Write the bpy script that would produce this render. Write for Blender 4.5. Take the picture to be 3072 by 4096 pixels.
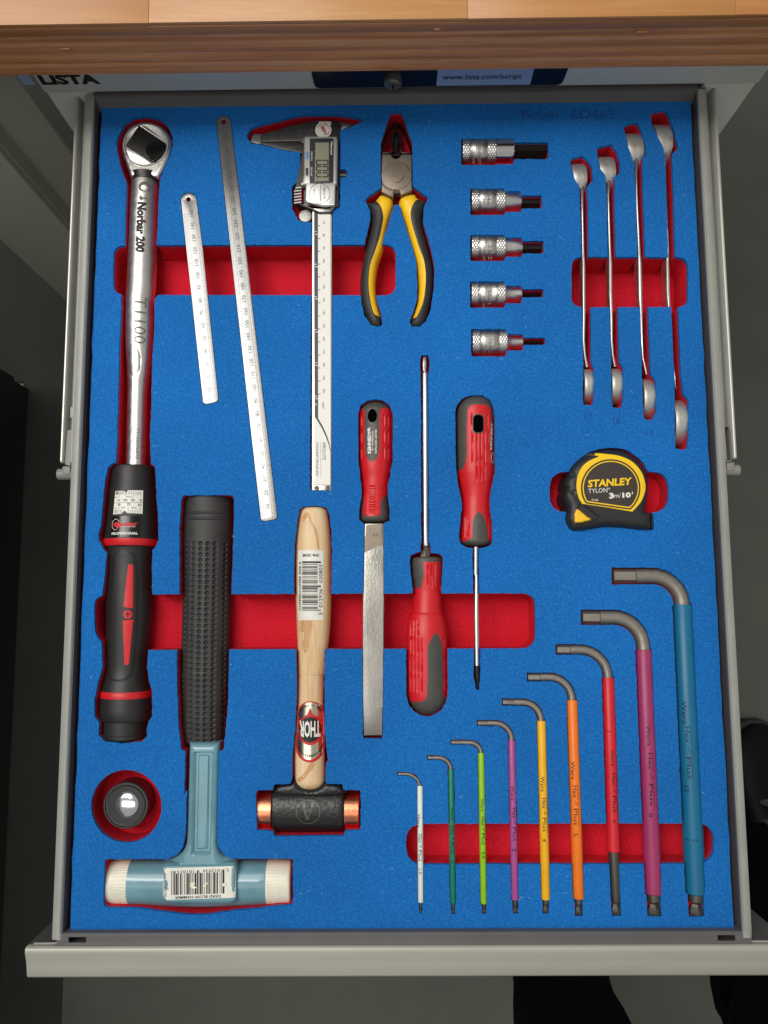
import bpy, bmesh, math, random
import numpy as np
from mathutils import Vector, Matrix
from mathutils.geometry import delaunay_2d_cdt
from mathutils.bvhtree import BVHTree
random.seed(7); rng = np.random.default_rng(7)
scene = bpy.context.scene
for o in list(bpy.data.objects): bpy.data.objects.remove(o)
S = 0.001; ZF = 0.760                      # millimetres to metres; foam surface 0.76 m above the floor
PI = math.pi

# ---------------------------------------------------------------- camera
CAM = np.array([-7.6, -79.7, 565.5]); FPX = 3100.0
ROT = np.radians([6.46, 0.31, -0.29])
def rotm(a, b, c):
    return np.array(Matrix.Rotation(c, 3, 'Z') @ Matrix.Rotation(b, 3, 'Y') @ Matrix.Rotation(a, 3, 'X'))
RM = rotm(*ROT)
cd = bpy.data.cameras.new('camera'); cam = bpy.data.objects.new('camera', cd); scene.collection.objects.link(cam)
cam.location = (CAM[0]*S, CAM[1]*S, CAM[2]*S + ZF); cam.rotation_euler = tuple(ROT)
cd.sensor_fit = 'VERTICAL'; cd.sensor_height = 36; cd.sensor_width = 27; cd.lens = FPX/4096*36
cd.clip_start = 0.02; cd.clip_end = 60
scene.camera = cam
# ---------------------------------------------------------------- world, lamps, exposure
w = bpy.data.worlds.new('World'); scene.world = w; w.use_nodes = True
bg = w.node_tree.nodes['Background']; bg.inputs[0].default_value = (1.0, 0.985, 0.94, 1); bg.inputs[1].default_value = 0.38
def area(name, loc, tgt, sx, sy, power, col=(1, 0.97, 0.92)):
    l = bpy.data.lights.new(name, 'AREA'); l.shape = 'RECTANGLE'; l.size = sx; l.size_y = sy; l.energy = power; l.color = col
    o = bpy.data.objects.new(name, l); scene.collection.objects.link(o); o.location = loc
    o.rotation_euler = (Vector(tgt)-Vector(loc)).to_track_quat('-Z', 'Y').to_euler()
    return o
area('ceiling_light', (-0.95, 0.80, 2.75), (-0.95, 0.80, 0), 1.7, 1.3, 30, (1, 0.98, 0.95))
area('ceiling_light', (-0.55, -0.60, 2.75), (-0.55, -0.60, 0), 1.6, 0.62, 5.5, (1, 0.98, 0.95))
area('ceiling_tube', (-0.85, 0.34, 2.70), (-0.1, 0.1, 0.76), 0.25, 1.2, 12)
scene.view_settings.view_transform = 'Standard'; scene.view_settings.look = 'None'
scene.view_settings.exposure = 0.0; scene.view_settings.gamma = 1.0

# ---------------------------------------------------------------- coordinates
def at(u, v, z=0.0):
    """point (mm) on the horizontal plane z for a measured position in the survey picture"""
    d = RM @ np.array([(u-1536)/FPX, -(v-2048)/FPX, -1.0])
    t = (z-CAM[2])/d[2]
    return CAM + d*t
class Zm:
    def __init__(s, x, y, k): s.x, s.y, s.k = x, y, k
    def __call__(s, pts): return [(s.x+p[0]/s.k, s.y+p[1]/s.k)+tuple(p[2:]) for p in pts]
    def p(s, u, v): return (s.x+u/s.k, s.y+v/s.k)
    def st(s, L): return [(s.x+a/s.k, s.x+b/s.k, s.y+v/s.k) for v, a, b in L]     # (v, uL, uR)
    def sh(s, L): return [(s.y+a/s.k, s.y+b/s.k, s.x+u/s.k) for u, a, b in L]     # (u, vT, vB)
A = Zm(0, 0, 1.62); B = Zm(1024, 0, 1.62); Cz = Zm(2048, 0, 1.62); D = Zm(300, 350, 2.37); Ez = Zm(900, 400, 2.765)
F = Zm(1350, 400, 2.328); G = Zm(1800, 500, 2.258); H = Zm(2200, 400, 2.37); I = Zm(2200, 1000, 2.37); J = Zm(2150, 1750, 2.765)
K = Zm(350, 1200, 2.764); L = Zm(350, 1800, 1.843); M = Zm(680, 1950, 2.95); N = Zm(650, 2600, 2.603); O = Zm(340, 3000, 1.843)
P = Zm(1130, 1980, 3.072); Q = Zm(980, 2600, 2.764); R = Zm(1380, 1550, 2.456); Sz = Zm(1380, 2350, 3.19); T = Zm(1580, 1380, 2.404)
U = Zm(1570, 2750, 2.2114); V = Zm(2170, 2200, 2.2726); Wz = Zm(2170, 2900, 2.2726); X = Zm(1850, 2150, 3.318)
CB = Zm(1200, 1150, 2.602); RB = Zm(750, 1400, 2.95); SD = Zm(1580, 2150, 5.53); WS = Zm(400, 1900, 5.925); TH = Zm(1180, 2750, 6.32)

def spline(pts, n=6, closed=True):
    pts = [np.array(p, float) for p in pts]; m = len(pts); out = []
    rngi = range(m) if closed else range(m-1)
    for i in rngi:
        g = (lambda k: pts[k % m]) if closed else (lambda k: pts[min(max(k, 0), m-1)])
        p0, p1, p2, p3 = g(i-1), g(i), g(i+1), g(i+2)
        for k in range(n):
            t = k/n
            out.append(0.5*((2*p1)+(-p0+p2)*t+(2*p0-5*p1+4*p2-p3)*t*t+(-p0+3*p1-3*p2+p3)*t**3))
    if not closed: out.append(pts[-1])
    return [tuple(p) for p in out]
def rounded(pts, r, n=5):
    m = len(pts); out = []
    for i in range(m):
        p = np.array(pts[i][:2], float); a = np.array(pts[i-1][:2], float)-p; b = np.array(pts[(i+1) % m][:2], float)-p
        la, lb = np.linalg.norm(a), np.linalg.norm(b); rr = min(r, la*.45, lb*.45)
        a = p+a/la*rr; b = p+b/lb*rr
        for k in range(n+1):
            t = k/n; out.append(tuple((1-t)**2*a+2*t*(1-t)*p+t*t*b))
    return out
def rect(x0, y0, x1, y1): return [(x0, y0), (x1, y0), (x1, y1), (x0, y1)]
def circ(cx, cy, r, n=48, ry=None, a0=0, a1=2*PI):
    ry = r if ry is None else ry
    full = abs(a1-a0-2*PI) < 1e-6
    return [(cx+r*math.cos(a0+(a1-a0)*i/(n if full else n-1)), cy+ry*math.sin(a0+(a1-a0)*i/(n if full else n-1))) for i in range(n)]
def mm(pts, z=0.0): return [tuple(at(p[0], p[1], z)[:2]) for p in pts]
def resample(poly, step, jit=0):
    out = []; m = len(poly)
    for i in range(m):
        a = np.array(poly[i]); b = np.array(poly[(i+1) % m]); d = np.linalg.norm(b-a); k = max(1, int(round(d/step)))
        for j in range(k):
            p = a+(b-a)*j/k
            if jit: p = p+rng.normal(0, jit, 2)
            out.append(tuple(p))
    return out
def inpoly(px, py, poly):
    poly = np.asarray(poly, float); x = np.asarray(px, float); y = np.asarray(py, float)
    c = np.zeros(x.shape, bool); x1, y1 = poly[:, 0], poly[:, 1]; x2, y2 = np.roll(x1, -1), np.roll(y1, -1)
    for a, b, cc, d in zip(x1, y1, x2, y2):
        m = ((b > y) != (d > y))
        if d != b: c ^= m & (x < (cc-a)*(y-b)/(d-b)+a)
    return c
def distpoly(P_, poly):
    poly = np.asarray(poly, float); P_ = np.asarray(P_, float); best = np.full(len(P_), 1e9)
    for i in range(len(poly)):
        a = poly[i]; b = poly[(i+1) % len(poly)]; ab = b-a; l2 = ab@ab
        if l2 == 0: continue
        t = np.clip(((P_-a)@ab)/l2, 0, 1); best = np.minimum(best, np.linalg.norm(P_-(a+t[:, None]*ab), axis=1))
    return best

# ---------------------------------------------------------------- materials
def lin(c):
    c = np.array(c, float)/255; return tuple(np.where(c <= 0.04045, c/12.92, ((c+0.055)/1.055)**2.4))
MATS = {}
def mat(name, rgb, rough=0.5, metal=0.0, bump=0.0, bscale=800, var=0.0, vscale=300, stretch=(1, 1, 1), coat=0.0, spec=0.5, rvar=0.0, rgb2=None, aniso=0.0, detail=3):
    m = bpy.data.materials.new(name); m.use_nodes = True; nt = m.node_tree; b = nt.nodes['Principled BSDF']
    c = lin(rgb); b.inputs['Base Color'].default_value = (*c, 1); b.inputs['Roughness'].default_value = rough
    b.inputs['Metallic'].default_value = metal; b.inputs['Coat Weight'].default_value = coat; b.inputs['Specular IOR Level'].default_value = spec
    tc = nt.nodes.new('ShaderNodeTexCoord'); mp = nt.nodes.new('ShaderNodeMapping'); mp.inputs['Scale'].default_value = stretch
    nt.links.new(tc.outputs['Object'], mp.inputs['Vector'])
    def noise(sc, det=detail):
        n = nt.nodes.new('ShaderNodeTexNoise'); n.inputs['Scale'].default_value = sc; n.inputs['Detail'].default_value = det
        nt.links.new(mp.outputs[0], n.inputs['Vector']); return n
    if var or rgb2:
        n = noise(vscale); rp = nt.nodes.new('ShaderNodeValToRGB')
        c2 = lin(rgb2) if rgb2 else tuple(x*(1+var) for x in c); c1 = c if rgb2 else tuple(x*(1-var) for x in c)
        rp.color_ramp.elements[0].position = 0.35; rp.color_ramp.elements[1].position = 0.65
        rp.color_ramp.elements[0].color = (*c1, 1); rp.color_ramp.elements[1].color = (*c2, 1)
        nt.links.new(n.outputs['Fac'], rp.inputs['Fac']); nt.links.new(rp.outputs['Color'], b.inputs['Base Color'])
    if rvar:
        n = noise(vscale*0.7); mr = nt.nodes.new('ShaderNodeMapRange'); mr.inputs['To Min'].default_value = max(0.03, rough-rvar); mr.inputs['To Max'].default_value = rough+rvar
        mr.inputs['From Min'].default_value = 0.3; mr.inputs['From Max'].default_value = 0.7
        nt.links.new(n.outputs['Fac'], mr.inputs['Value']); nt.links.new(mr.outputs['Result'], b.inputs['Roughness'])
    if bump:
        n = noise(bscale); bp = nt.nodes.new('ShaderNodeBump'); bp.inputs['Strength'].default_value = bump; bp.inputs['Distance'].default_value = 0.0005
        nt.links.new(n.outputs['Fac'], bp.inputs['Height']); nt.links.new(bp.outputs['Normal'], b.inputs['Normal'])
    MATS[name] = m; return m
def foam_mat(name, dark, base, light):
    m = bpy.data.materials.new(name); m.use_nodes = True; nt = m.node_tree; b = nt.nodes['Principled BSDF']
    tc = nt.nodes.new('ShaderNodeTexCoord')
    n1 = nt.nodes.new('ShaderNodeTexNoise'); n1.inputs['Scale'].default_value = 620; n1.inputs['Detail'].default_value = 4; n1.inputs['Roughness'].default_value = 0.75
    n2 = nt.nodes.new('ShaderNodeTexNoise'); n2.inputs['Scale'].default_value = 9; n2.inputs['Detail'].default_value = 3
    nt.links.new(tc.outputs['Object'], n1.inputs['Vector']); nt.links.new(tc.outputs['Object'], n2.inputs['Vector'])
    rp = nt.nodes.new('ShaderNodeValToRGB'); e = rp.color_ramp.elements; e[0].position = 0.30; e[1].position = 0.76
    e[0].color = (*lin(dark), 1); e[1].color = (*lin(light), 1); k = e.new(0.52); k.color = (*lin(base), 1)
    nt.links.new(n1.outputs['Fac'], rp.inputs['Fac'])
    hs = nt.nodes.new('ShaderNodeHueSaturation'); mr = nt.nodes.new('ShaderNodeMapRange'); mr.inputs['To Min'].default_value = 0.86; mr.inputs['To Max'].default_value = 1.10
    mr.inputs['From Min'].default_value = 0.3; mr.inputs['From Max'].default_value = 0.7
    nt.links.new(n2.outputs['Fac'], mr.inputs['Value']); nt.links.new(mr.outputs['Result'], hs.inputs['Value'])
    nt.links.new(rp.outputs['Color'], hs.inputs['Color']); nt.links.new(hs.outputs['Color'], b.inputs['Base Color'])
    bp = nt.nodes.new('ShaderNodeBump'); bp.inputs['Strength'].default_value = 0.5; bp.inputs['Distance'].default_value = 0.0004
    nt.links.new(n1.outputs['Fac'], bp.inputs['Height']); nt.links.new(bp.outputs['Normal'], b.inputs['Normal'])
    b.inputs['Roughness'].default_value = 0.9; b.inputs['Specular IOR Level'].default_value = 0.25
    MATS[name] = m; return m
foam_mat('blue_foam', (12, 88, 160), (18, 104, 180), (42, 130, 204))
foam_mat('red_foam', (184, 16, 34), (206, 22, 42), (220, 38, 56))
mat('foam_mark', (10, 72, 142), 0.9, bump=.3)
mat('satin_chrome', (222, 220, 215), 0.36, 1.0, bump=.01, bscale=1500, rvar=.05)
mat('chrome', (215, 215, 215), 0.10, 1.0)
mat('brushed_steel', (196, 194, 190), 0.34, 1.0, bump=.03, bscale=900, rvar=.04)
mat('ruler_steel', (158, 157, 155), 0.34, 0.9, bump=.03, bscale=1500, rvar=.04, vscale=40)
mat('rough_steel', (196, 193, 186), 0.46, 0.75, bump=.16, bscale=520, rvar=.08)
mat('file_steel', (150, 147, 141), 0.33, 0.9, bump=.2, bscale=900, var=.10, vscale=110, stretch=(1, .35, 1), rvar=.10)
mat('loupe_ring', (42, 42, 42), 0.28, 0.2)
mat('hole_black', (6, 6, 6), 0.8, spec=0.0)
mat('dark_steel', (84, 82, 80), 0.42, 0.8, bump=.1, bscale=900, var=.1)
mat('jaw_steel_shaded', (52, 48, 44), 0.40, 0.85, bump=.15, bscale=700, var=.15, vscale=120)  # plier steel darkened to put the bench's dark reflection into the jaws
mat('plier_steel', (138, 126, 112), 0.50, 0.6, bump=.15, bscale=700, var=.10, vscale=60)
mat('hex_steel', (150, 144, 134), 0.42, 0.7, bump=.12, bscale=1200, var=.06)
mat('tip_steel', (98, 94, 88), 0.40, 0.75)
mat('black_oxide', (34, 33, 32), 0.36, 0.4, bump=.15, bscale=900)
mat('emblem_highlight', (74, 74, 70), 0.25)  # lighter than the head's black, to paint highlights on the emblem's relief
mat('black_gloss', (14, 14, 14), 0.18, 0.0, bump=.05, bscale=300)
mat('black_rubber', (33, 33, 33), 0.48, 0.0, bump=.12, bscale=1800, var=.1, vscale=900)
mat('grip_rubber', (46, 45, 44), 0.55, 0.0, bump=.12, bscale=1600, var=.15, vscale=70)
mat('grey_rubber', (76, 74, 70), 0.5, 0.0, bump=.1, bscale=1600, var=.06)
mat('red_plastic', (206, 26, 34), 0.42, 0.0, bump=.06, bscale=1400, var=.05, vscale=200)
mat('yellow_plastic', (250, 198, 30), 0.42, 0.0, bump=.06, bscale=1400, var=.04, vscale=100)
mat('tape_yellow', (250, 204, 26), 0.38)
mat('label_dark', (58, 50, 44), 0.42)
mat('white_print', (232, 230, 222), 0.5)
mat('print_black', (20, 20, 20), 0.6)
mat('print_grey', (70, 68, 66), 0.6)
mat('engrave', (112, 106, 98), 0.6)
mat('print_red', (196, 34, 34), 0.5)
mat('silver_plastic', (188, 186, 180), 0.36, 0.55, var=.03)
mat('battery_cover', (214, 214, 210), 0.33, 0.5)
mat('lcd', (142, 142, 122), 0.22, coat=.4)
mat('panel_dark', (38, 42, 52), 0.4)
mat('button_blue', (112, 152, 214), 0.4)
mat('white_label', (226, 224, 214), 0.45, var=.05, vscale=120)
mat('cream_nylon', (226, 222, 202), 0.34, bump=.12, bscale=500, var=.05, vscale=140)
mat('hammer_blue', (104, 148, 160), 0.26, coat=.35, var=.10, vscale=45, bump=.08, bscale=260)
mat('smudge', (14, 40, 78), 0.9)
mat('cast_black', (27, 27, 26), 0.34, bump=.9, bscale=330)
mat('copper', (222, 140, 104), 0.30, 1.0, bump=.18, bscale=420, var=.16, vscale=110, rvar=.1)
mat('foil', (226, 220, 196), 0.22, 1.0, bump=.3, bscale=90)
mat('glass_black', (10, 10, 10), 0.25)
mat('drawer_grey', (154, 155, 148), 0.42, bump=.08, bscale=900, var=.06, vscale=45, rvar=.08)
mat('lint', (176, 196, 214), 0.9)
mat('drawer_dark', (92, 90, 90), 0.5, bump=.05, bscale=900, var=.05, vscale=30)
mat('rail_steel', (196, 196, 184), 0.38, 0.5, bump=.05)
mat('latch_grey', (132, 132, 126), 0.5)
mat('front_strip', (172, 170, 160), 0.40, 0.15, bump=.05, bscale=700, stretch=(.1, 1, 1), var=.05, vscale=60, rvar=.06)
mat('cabinet_grey', (206, 210, 202), 0.5, bump=.05, bscale=600)
mat('leg_grey', (168, 168, 156), 0.55)
mat('lock_metal', (170, 168, 160), 0.3, .8)
mat('label_strip', (150, 172, 205), 0.4)
mat('dark_strip', (14, 18, 34), 0.35)
mat('trousers', (9, 9, 11), 0.95, bump=.6, bscale=1500, spec=.1)
mat('shoe_leather', (7, 7, 7), 0.5, spec=.15, bump=.3, bscale=500)
mat('shoe_lace', (62, 62, 68), 0.6, bump=.5)
mat('floor_paint', (92, 94, 85), 0.42, bump=.15, bscale=160, var=.06, vscale=14, rvar=.08)
mat('black_panel', (34, 35, 32), 0.5, bump=.1)
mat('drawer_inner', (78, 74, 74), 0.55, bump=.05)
mat('floor_shade_dark', (40, 41, 37), 0.8, bump=.3, bscale=300, var=.12, vscale=8)  # floor shade painted as a dark surface colour
mat('floor_shade_black', (26, 27, 24), 0.8, bump=.4, bscale=300, var=.1, vscale=30)
mat('lens_glass', (214, 216, 220), 0.12, 0.9)
def wood(name, c1, c2, c3, axis='Y', scale=90, bands=None, rough=.45, dist=3.0, contrast=(0.3, 0.7)):
    m = bpy.data.materials.new(name); m.use_nodes = True; nt = m.node_tree; b = nt.nodes['Principled BSDF']
    tc = nt.nodes.new('ShaderNodeTexCoord'); mp = nt.nodes.new('ShaderNodeMapping')
    st = {'Y': (1, .06, 1), 'X': (.06, 1, 1)}[axis]; mp.inputs['Scale'].default_value = st
    nt.links.new(tc.outputs['Object'], mp.inputs['Vector'])
    n = nt.nodes.new('ShaderNodeTexNoise'); n.inputs['Scale'].default_value = scale; n.inputs['Detail'].default_value = 6; n.inputs['Distortion'].default_value = dist*.1
    n2 = nt.nodes.new('ShaderNodeTexNoise'); n2.inputs['Scale'].default_value = scale*8; n2.inputs['Detail'].default_value = 3
    nt.links.new(mp.outputs[0], n.inputs['Vector']); nt.links.new(mp.outputs[0], n2.inputs['Vector'])
    rp = nt.nodes.new('ShaderNodeValToRGB'); e = rp.color_ramp.elements
    e[0].position, e[1].position = contrast; e[0].color = (*lin(c1), 1); e[1].color = (*lin(c3), 1); k = e.new(sum(contrast)/2); k.color = (*lin(c2), 1)
    mx = nt.nodes.new('ShaderNodeMix'); mx.data_type = 'FLOAT'; mx.inputs[0].default_value = .3
    nt.links.new(n.outputs['Fac'], mx.inputs[2]); nt.links.new(n2.outputs['Fac'], mx.inputs[3]); nt.links.new(mx.outputs[0], rp.inputs['Fac'])
    nt.links.new(rp.outputs['Color'], b.inputs['Base Color']); b.inputs['Roughness'].default_value = rough
    bp = nt.nodes.new('ShaderNodeBump'); bp.inputs['Strength'].default_value = .15; bp.inputs['Distance'].default_value = .0004
    nt.links.new(mx.outputs[0], bp.inputs['Height']); nt.links.new(bp.outputs['Normal'], b.inputs['Normal'])
    MATS[name] = m; return m
wood('ash_wood', (196, 152, 104), (222, 190, 146), (234, 210, 172), 'Y', 110)
wood('ash_dark_grain', (178, 128, 80), (198, 152, 104), (214, 176, 132), 'Y', 160)
for i, (a_, b_, c_) in enumerate([((160, 106, 56), (176, 122, 68), (190, 138, 84)), ((166, 114, 64), (182, 130, 78), (196, 148, 96)), ((156, 98, 50), (172, 114, 62), (186, 130, 76))]):
    wood('bench_wood_%d' % i, a_, b_, c_, 'X', 60, rough=.3)
for i, (a_, b_, c_) in enumerate([((150, 98, 58), (178, 122, 78), (202, 146, 98)), ((176, 122, 82), (200, 144, 100), (218, 166, 122)), ((166, 110, 68), (192, 134, 86), (214, 158, 108))]):
    wood('ply_%d' % i, a_, b_, c_, 'X', 140, rough=.6)
wood('edge_band', (140, 92, 56), (160, 110, 70), (178, 128, 86), 'X', 70, rough=.45)

# ---------------------------------------------------------------- mesh building
def build(name, geo, m, parent=None, off=(0, 0, 0), sharp=35, smooth=True, kind=None, label=None, mats=None):
    vs, fs = geo[0], geo[1]
    me = bpy.data.meshes.new(name)
    me.from_pydata([((v[0]-off[0])*S, (v[1]-off[1])*S, (v[2]-off[2])*S) for v in vs], [], [tuple(int(i) for i in f) for f in fs])
    me.validate(); me.update()
    me.materials.append(MATS[m])
    if smooth:
        me.polygons.foreach_set('use_smooth', [True]*len(me.polygons)); me.set_sharp_from_angle(angle=math.radians(sharp))
    o = bpy.data.objects.new(name, me); scene.collection.objects.link(o)
    if parent is not None: o.parent = parent
    else: o.location = (off[0]*S, off[1]*S, off[2]*S+ZF)
    if kind: o['kind'] = kind
    if label: o['label'] = label
    return o
class Thing:
    def __init__(s, name, label, cat, c, group=None, kind=None):
        s.off = tuple(c); s.root = bpy.data.objects.new(name, None); scene.collection.objects.link(s.root)
        s.root.empty_display_size = .01
        s.root.location = (c[0]*S, c[1]*S, c[2]*S+ZF)
        if kind: s.root['kind'] = kind
        else: s.root['label'] = label; s.root['category'] = cat
        if group: s.root['group'] = group
        s.V = []; s.Fc = []
    def part(s, name, geo, m, parent=None, surf=True, **k):
        o = build(name, geo, m, parent or s.root, s.off, **k)
        if surf:
            n = len(s.V); s.V += [tuple(v) for v in geo[0]]; s.Fc += [tuple(int(i)+n for i in f) for f in geo[1]]
        s._b = None
        return o
    def bvh(s):
        if s._b is None: s._b = BVHTree.FromPolygons(s.V, s.Fc)
        return s._b
    def drop(s, x, y, d=0.15, zdef=0.0):
        r = s.bvh().ray_cast(Vector((x, y, 80)), Vector((0, 0, -1)))
        return (r[0].z if r[0] is not None else zdef)+d
    def print(s, name, px, m, z=0.0, d=0.15, step=1.6, parent=None, holes=(), **k):
        """a flat printed patch (outline in survey pixels) laid onto the surface below it"""
        poly = resample(mm(px, z), step); hs = [resample(mm(h, z), step) for h in holes]
        vs, fs = fill(poly, hs, step)
        zs = [s.drop(x, y, d, z) for x, y in vs]
        return s.part(name, ([(x, y, zz) for (x, y), zz in zip(vs, zs)], fs), m, parent, surf=False, **k)
    def text(s, body, c, h, ang, m, z=0.0, width=None, d=0.22, bold=0.0, parent=None, name='lettering', shear=0, stuff=False, curve=None):
        g = textgeo([(body, c, h, ang, width, bold, shear)])
        return s.textset([(body, c, h, ang, width, bold, shear)], m, z, d, parent, name)
    def textset(s, items, m, z=0.0, d=0.22, parent=None, name='lettering', extra=None):
        vs, fs = textgeo(items)
        if extra:
            for e in extra:
                n = len(vs); vs = vs+list(e); fs = fs+[tuple(range(n, n+len(e)))]
        vs, fs = split_long(vs, fs)
        P3 = []
        for u, v in vs:
            p = at(u, v, z); P3.append((p[0], p[1], s.drop(p[0], p[1], d, z)))
        return s.part(name, (P3, fs), m, parent, surf=False, smooth=False)
_tc = {}
def rawtext(body, bold, shear):
    key = (body, bold, shear)
    if key in _tc: return _tc[key]
    cu = bpy.data.curves.new('t', 'FONT'); cu.body = body; cu.size = 1; cu.offset = bold; cu.shear = shear; cu.resolution_u = 2; cu.fill_mode = 'FRONT'
    o = bpy.data.objects.new('t', cu); scene.collection.objects.link(o); bpy.context.view_layer.update()
    me = o.to_mesh(); v = np.array([tuple(x.co)[:2] for x in me.vertices]); f = [tuple(p.vertices) for p in me.polygons]
    o.to_mesh_clear(); bpy.data.objects.remove(o); bpy.data.curves.remove(cu)
    _tc[key] = (v, f); return v, f
def split_long(vs, fs, lim=6.5):
    vs = [tuple(v) for v in vs]; out = []; st = []
    for f in fs:
        if len(f) == 3: st.append(f)
        else:
            from mathutils.geometry import tessellate_polygon
            for t in tessellate_polygon([[Vector((vs[i][0], vs[i][1], 0)) for i in f]]): st.append(tuple(f[i] for i in t))
    mid = {}
    while st:
        f = st.pop(); e = [math.dist(vs[f[i]], vs[f[(i+1) % 3]]) for i in range(3)]; k = e.index(max(e))
        if e[k] <= lim: out.append(f); continue
        a, b, c = f[k], f[(k+1) % 3], f[(k+2) % 3]; key = (min(a, b), max(a, b))
        if key not in mid: mid[key] = len(vs); vs.append(((vs[a][0]+vs[b][0])/2, (vs[a][1]+vs[b][1])/2))
        m_ = mid[key]; st += [(a, m_, c), (m_, b, c)]
    return vs, out
def textgeo(items):
    VS, FS = [], []
    for it in items:
        body, c, h, ang, width, bold, shear = (list(it)+[None, 0, 0])[:7] if len(it) < 7 else it
        v, f = rawtext(body, bold or 0, shear or 0)
        if len(v) == 0: continue
        x0, x1 = v[:, 0].min(), v[:, 0].max(); y0, y1 = v[:, 1].min(), v[:, 1].max()
        k = h/max(y1-y0, .35); kx = (width/(x1-x0)) if width else k
        X_ = (v[:, 0]-(x0+x1)/2)*kx; Y_ = (v[:, 1]-(y0+y1)/2)*k
        a = math.radians(ang); u = c[0]+X_*math.cos(a)+Y_*math.sin(a); vv = c[1]+X_*math.sin(a)-Y_*math.cos(a)
        n = len(VS); VS += list(zip(u, vv)); FS += [tuple(i+n for i in q) for q in f]
    return VS, FS
def fill(poly, holes=(), step=0):
    poly = orient(poly); holes = [orient(h) for h in holes]
    P_ = list(poly); ed = [list(range(len(poly)))]; n = len(P_)
    for h in holes: ed.append(list(range(n, n+len(h)))); P_ += list(h); n = len(P_)
    if step:
        a = np.array(poly); xs = np.arange(a[:, 0].min(), a[:, 0].max(), step); ys = np.arange(a[:, 1].min(), a[:, 1].max(), step)
        gx, gy = np.meshgrid(xs, ys); gx = gx.ravel(); gy = gy.ravel(); k = inpoly(gx, gy, poly)
        for h in holes: k &= ~inpoly(gx, gy, h)
        G_ = np.stack([gx[k], gy[k]], 1)
        if len(G_):
            dd = distpoly(G_, poly)
            for h in holes: dd = np.minimum(dd, distpoly(G_, h))
            G_ = G_[dd > step*.45]; P_ += [tuple(p) for p in G_]
    vo, eo, fo, ov, oe, of = delaunay_2d_cdt([Vector(p) for p in P_], [], ed, 0, 1e-5, True)
    fs = [f for f, o in zip(fo, of) if 0 in o and not any(i in o for i in range(1, len(ed)))]
    return [tuple(v) for v in vo], fs
def orient(poly):
    a = np.array(poly)[:, :2]; s = np.sum(a[:, 0]*np.roll(a[:, 1], -1)-np.roll(a[:, 0], -1)*a[:, 1])
    return list(poly) if s > 0 else list(poly)[::-1]
def plate(px, z1, z0, bev=0.3, holes=(), zr=None, tilt=None, inmm=False):
    """slab with a rounded top edge; outline in survey pixels at its top"""
    zr = z1 if zr is None else zr
    out = orient(px if inmm else mm(px, zr)); hs = [orient(h if inmm else mm(h, zr)) for h in holes]
    vs, fs = [], []
    def inset(poly, d):
        a = np.array(poly, float); p = np.roll(a, 1, 0); q = np.roll(a, -1, 0)
        t = (q-p); t /= (np.linalg.norm(t, axis=1)[:, None]+1e-9); return a+np.stack([-t[:, 1], t[:, 0]], 1)*d
    lv = [(0, z0), (0, z1-bev)]
    for k in (1, 2, 3): a = k/3*PI/2; lv.append((bev*(1-math.cos(a)), z1-bev+bev*math.sin(a)))
    rings = []; tz = tilt or (lambda x, y: 0.0)
    for ip, poly in enumerate([out]+hs):
        rg = []
        for d, z in lv:
            pp = inset(poly, d if ip == 0 else -d); n = len(vs)
            vs += [(x, y, z+tz(x, y)*(1 if z > z0 else 0)) for x, y in pp]; rg.append((n, len(pp), pp))
        for k in range(len(lv)-1):
            a, m_, _ = rg[k]; b = rg[k+1][0]
            for i in range(m_):
                j = (i+1) % m_; f = (a+i, a+j, b+j, b+i); fs.append(f if ip == 0 else f[::-1])
        rings.append(rg)
    tv, tf = fill([tuple(p) for p in rings[0][-1][2]], [[tuple(p) for p in r[-1][2]] for r in rings[1:]])
    n = len(vs); vs += [(x, y, z1+tz(x, y)) for x, y in tv]; fs += [tuple(i+n for i in f) for f in tf]
    return weld(vs, fs)
def weld(vs, fs, e=1e-3):
    key = {}; mp = []; out = []
    for v in vs:
        k = (round(v[0]/e), round(v[1]/e), round(v[2]/e))
        if k not in key: key[k] = len(out); out.append(v)
        mp.append(key[k])
    F_ = []
    for f in fs:
        g = []
        for i in f:
            j = mp[i]
            if not g or g[-1] != j: g.append(j)
        if len(g) > 1 and g[0] == g[-1]: g.pop()
        if len(g) > 2: F_.append(tuple(g))
    return out, F_
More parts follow.
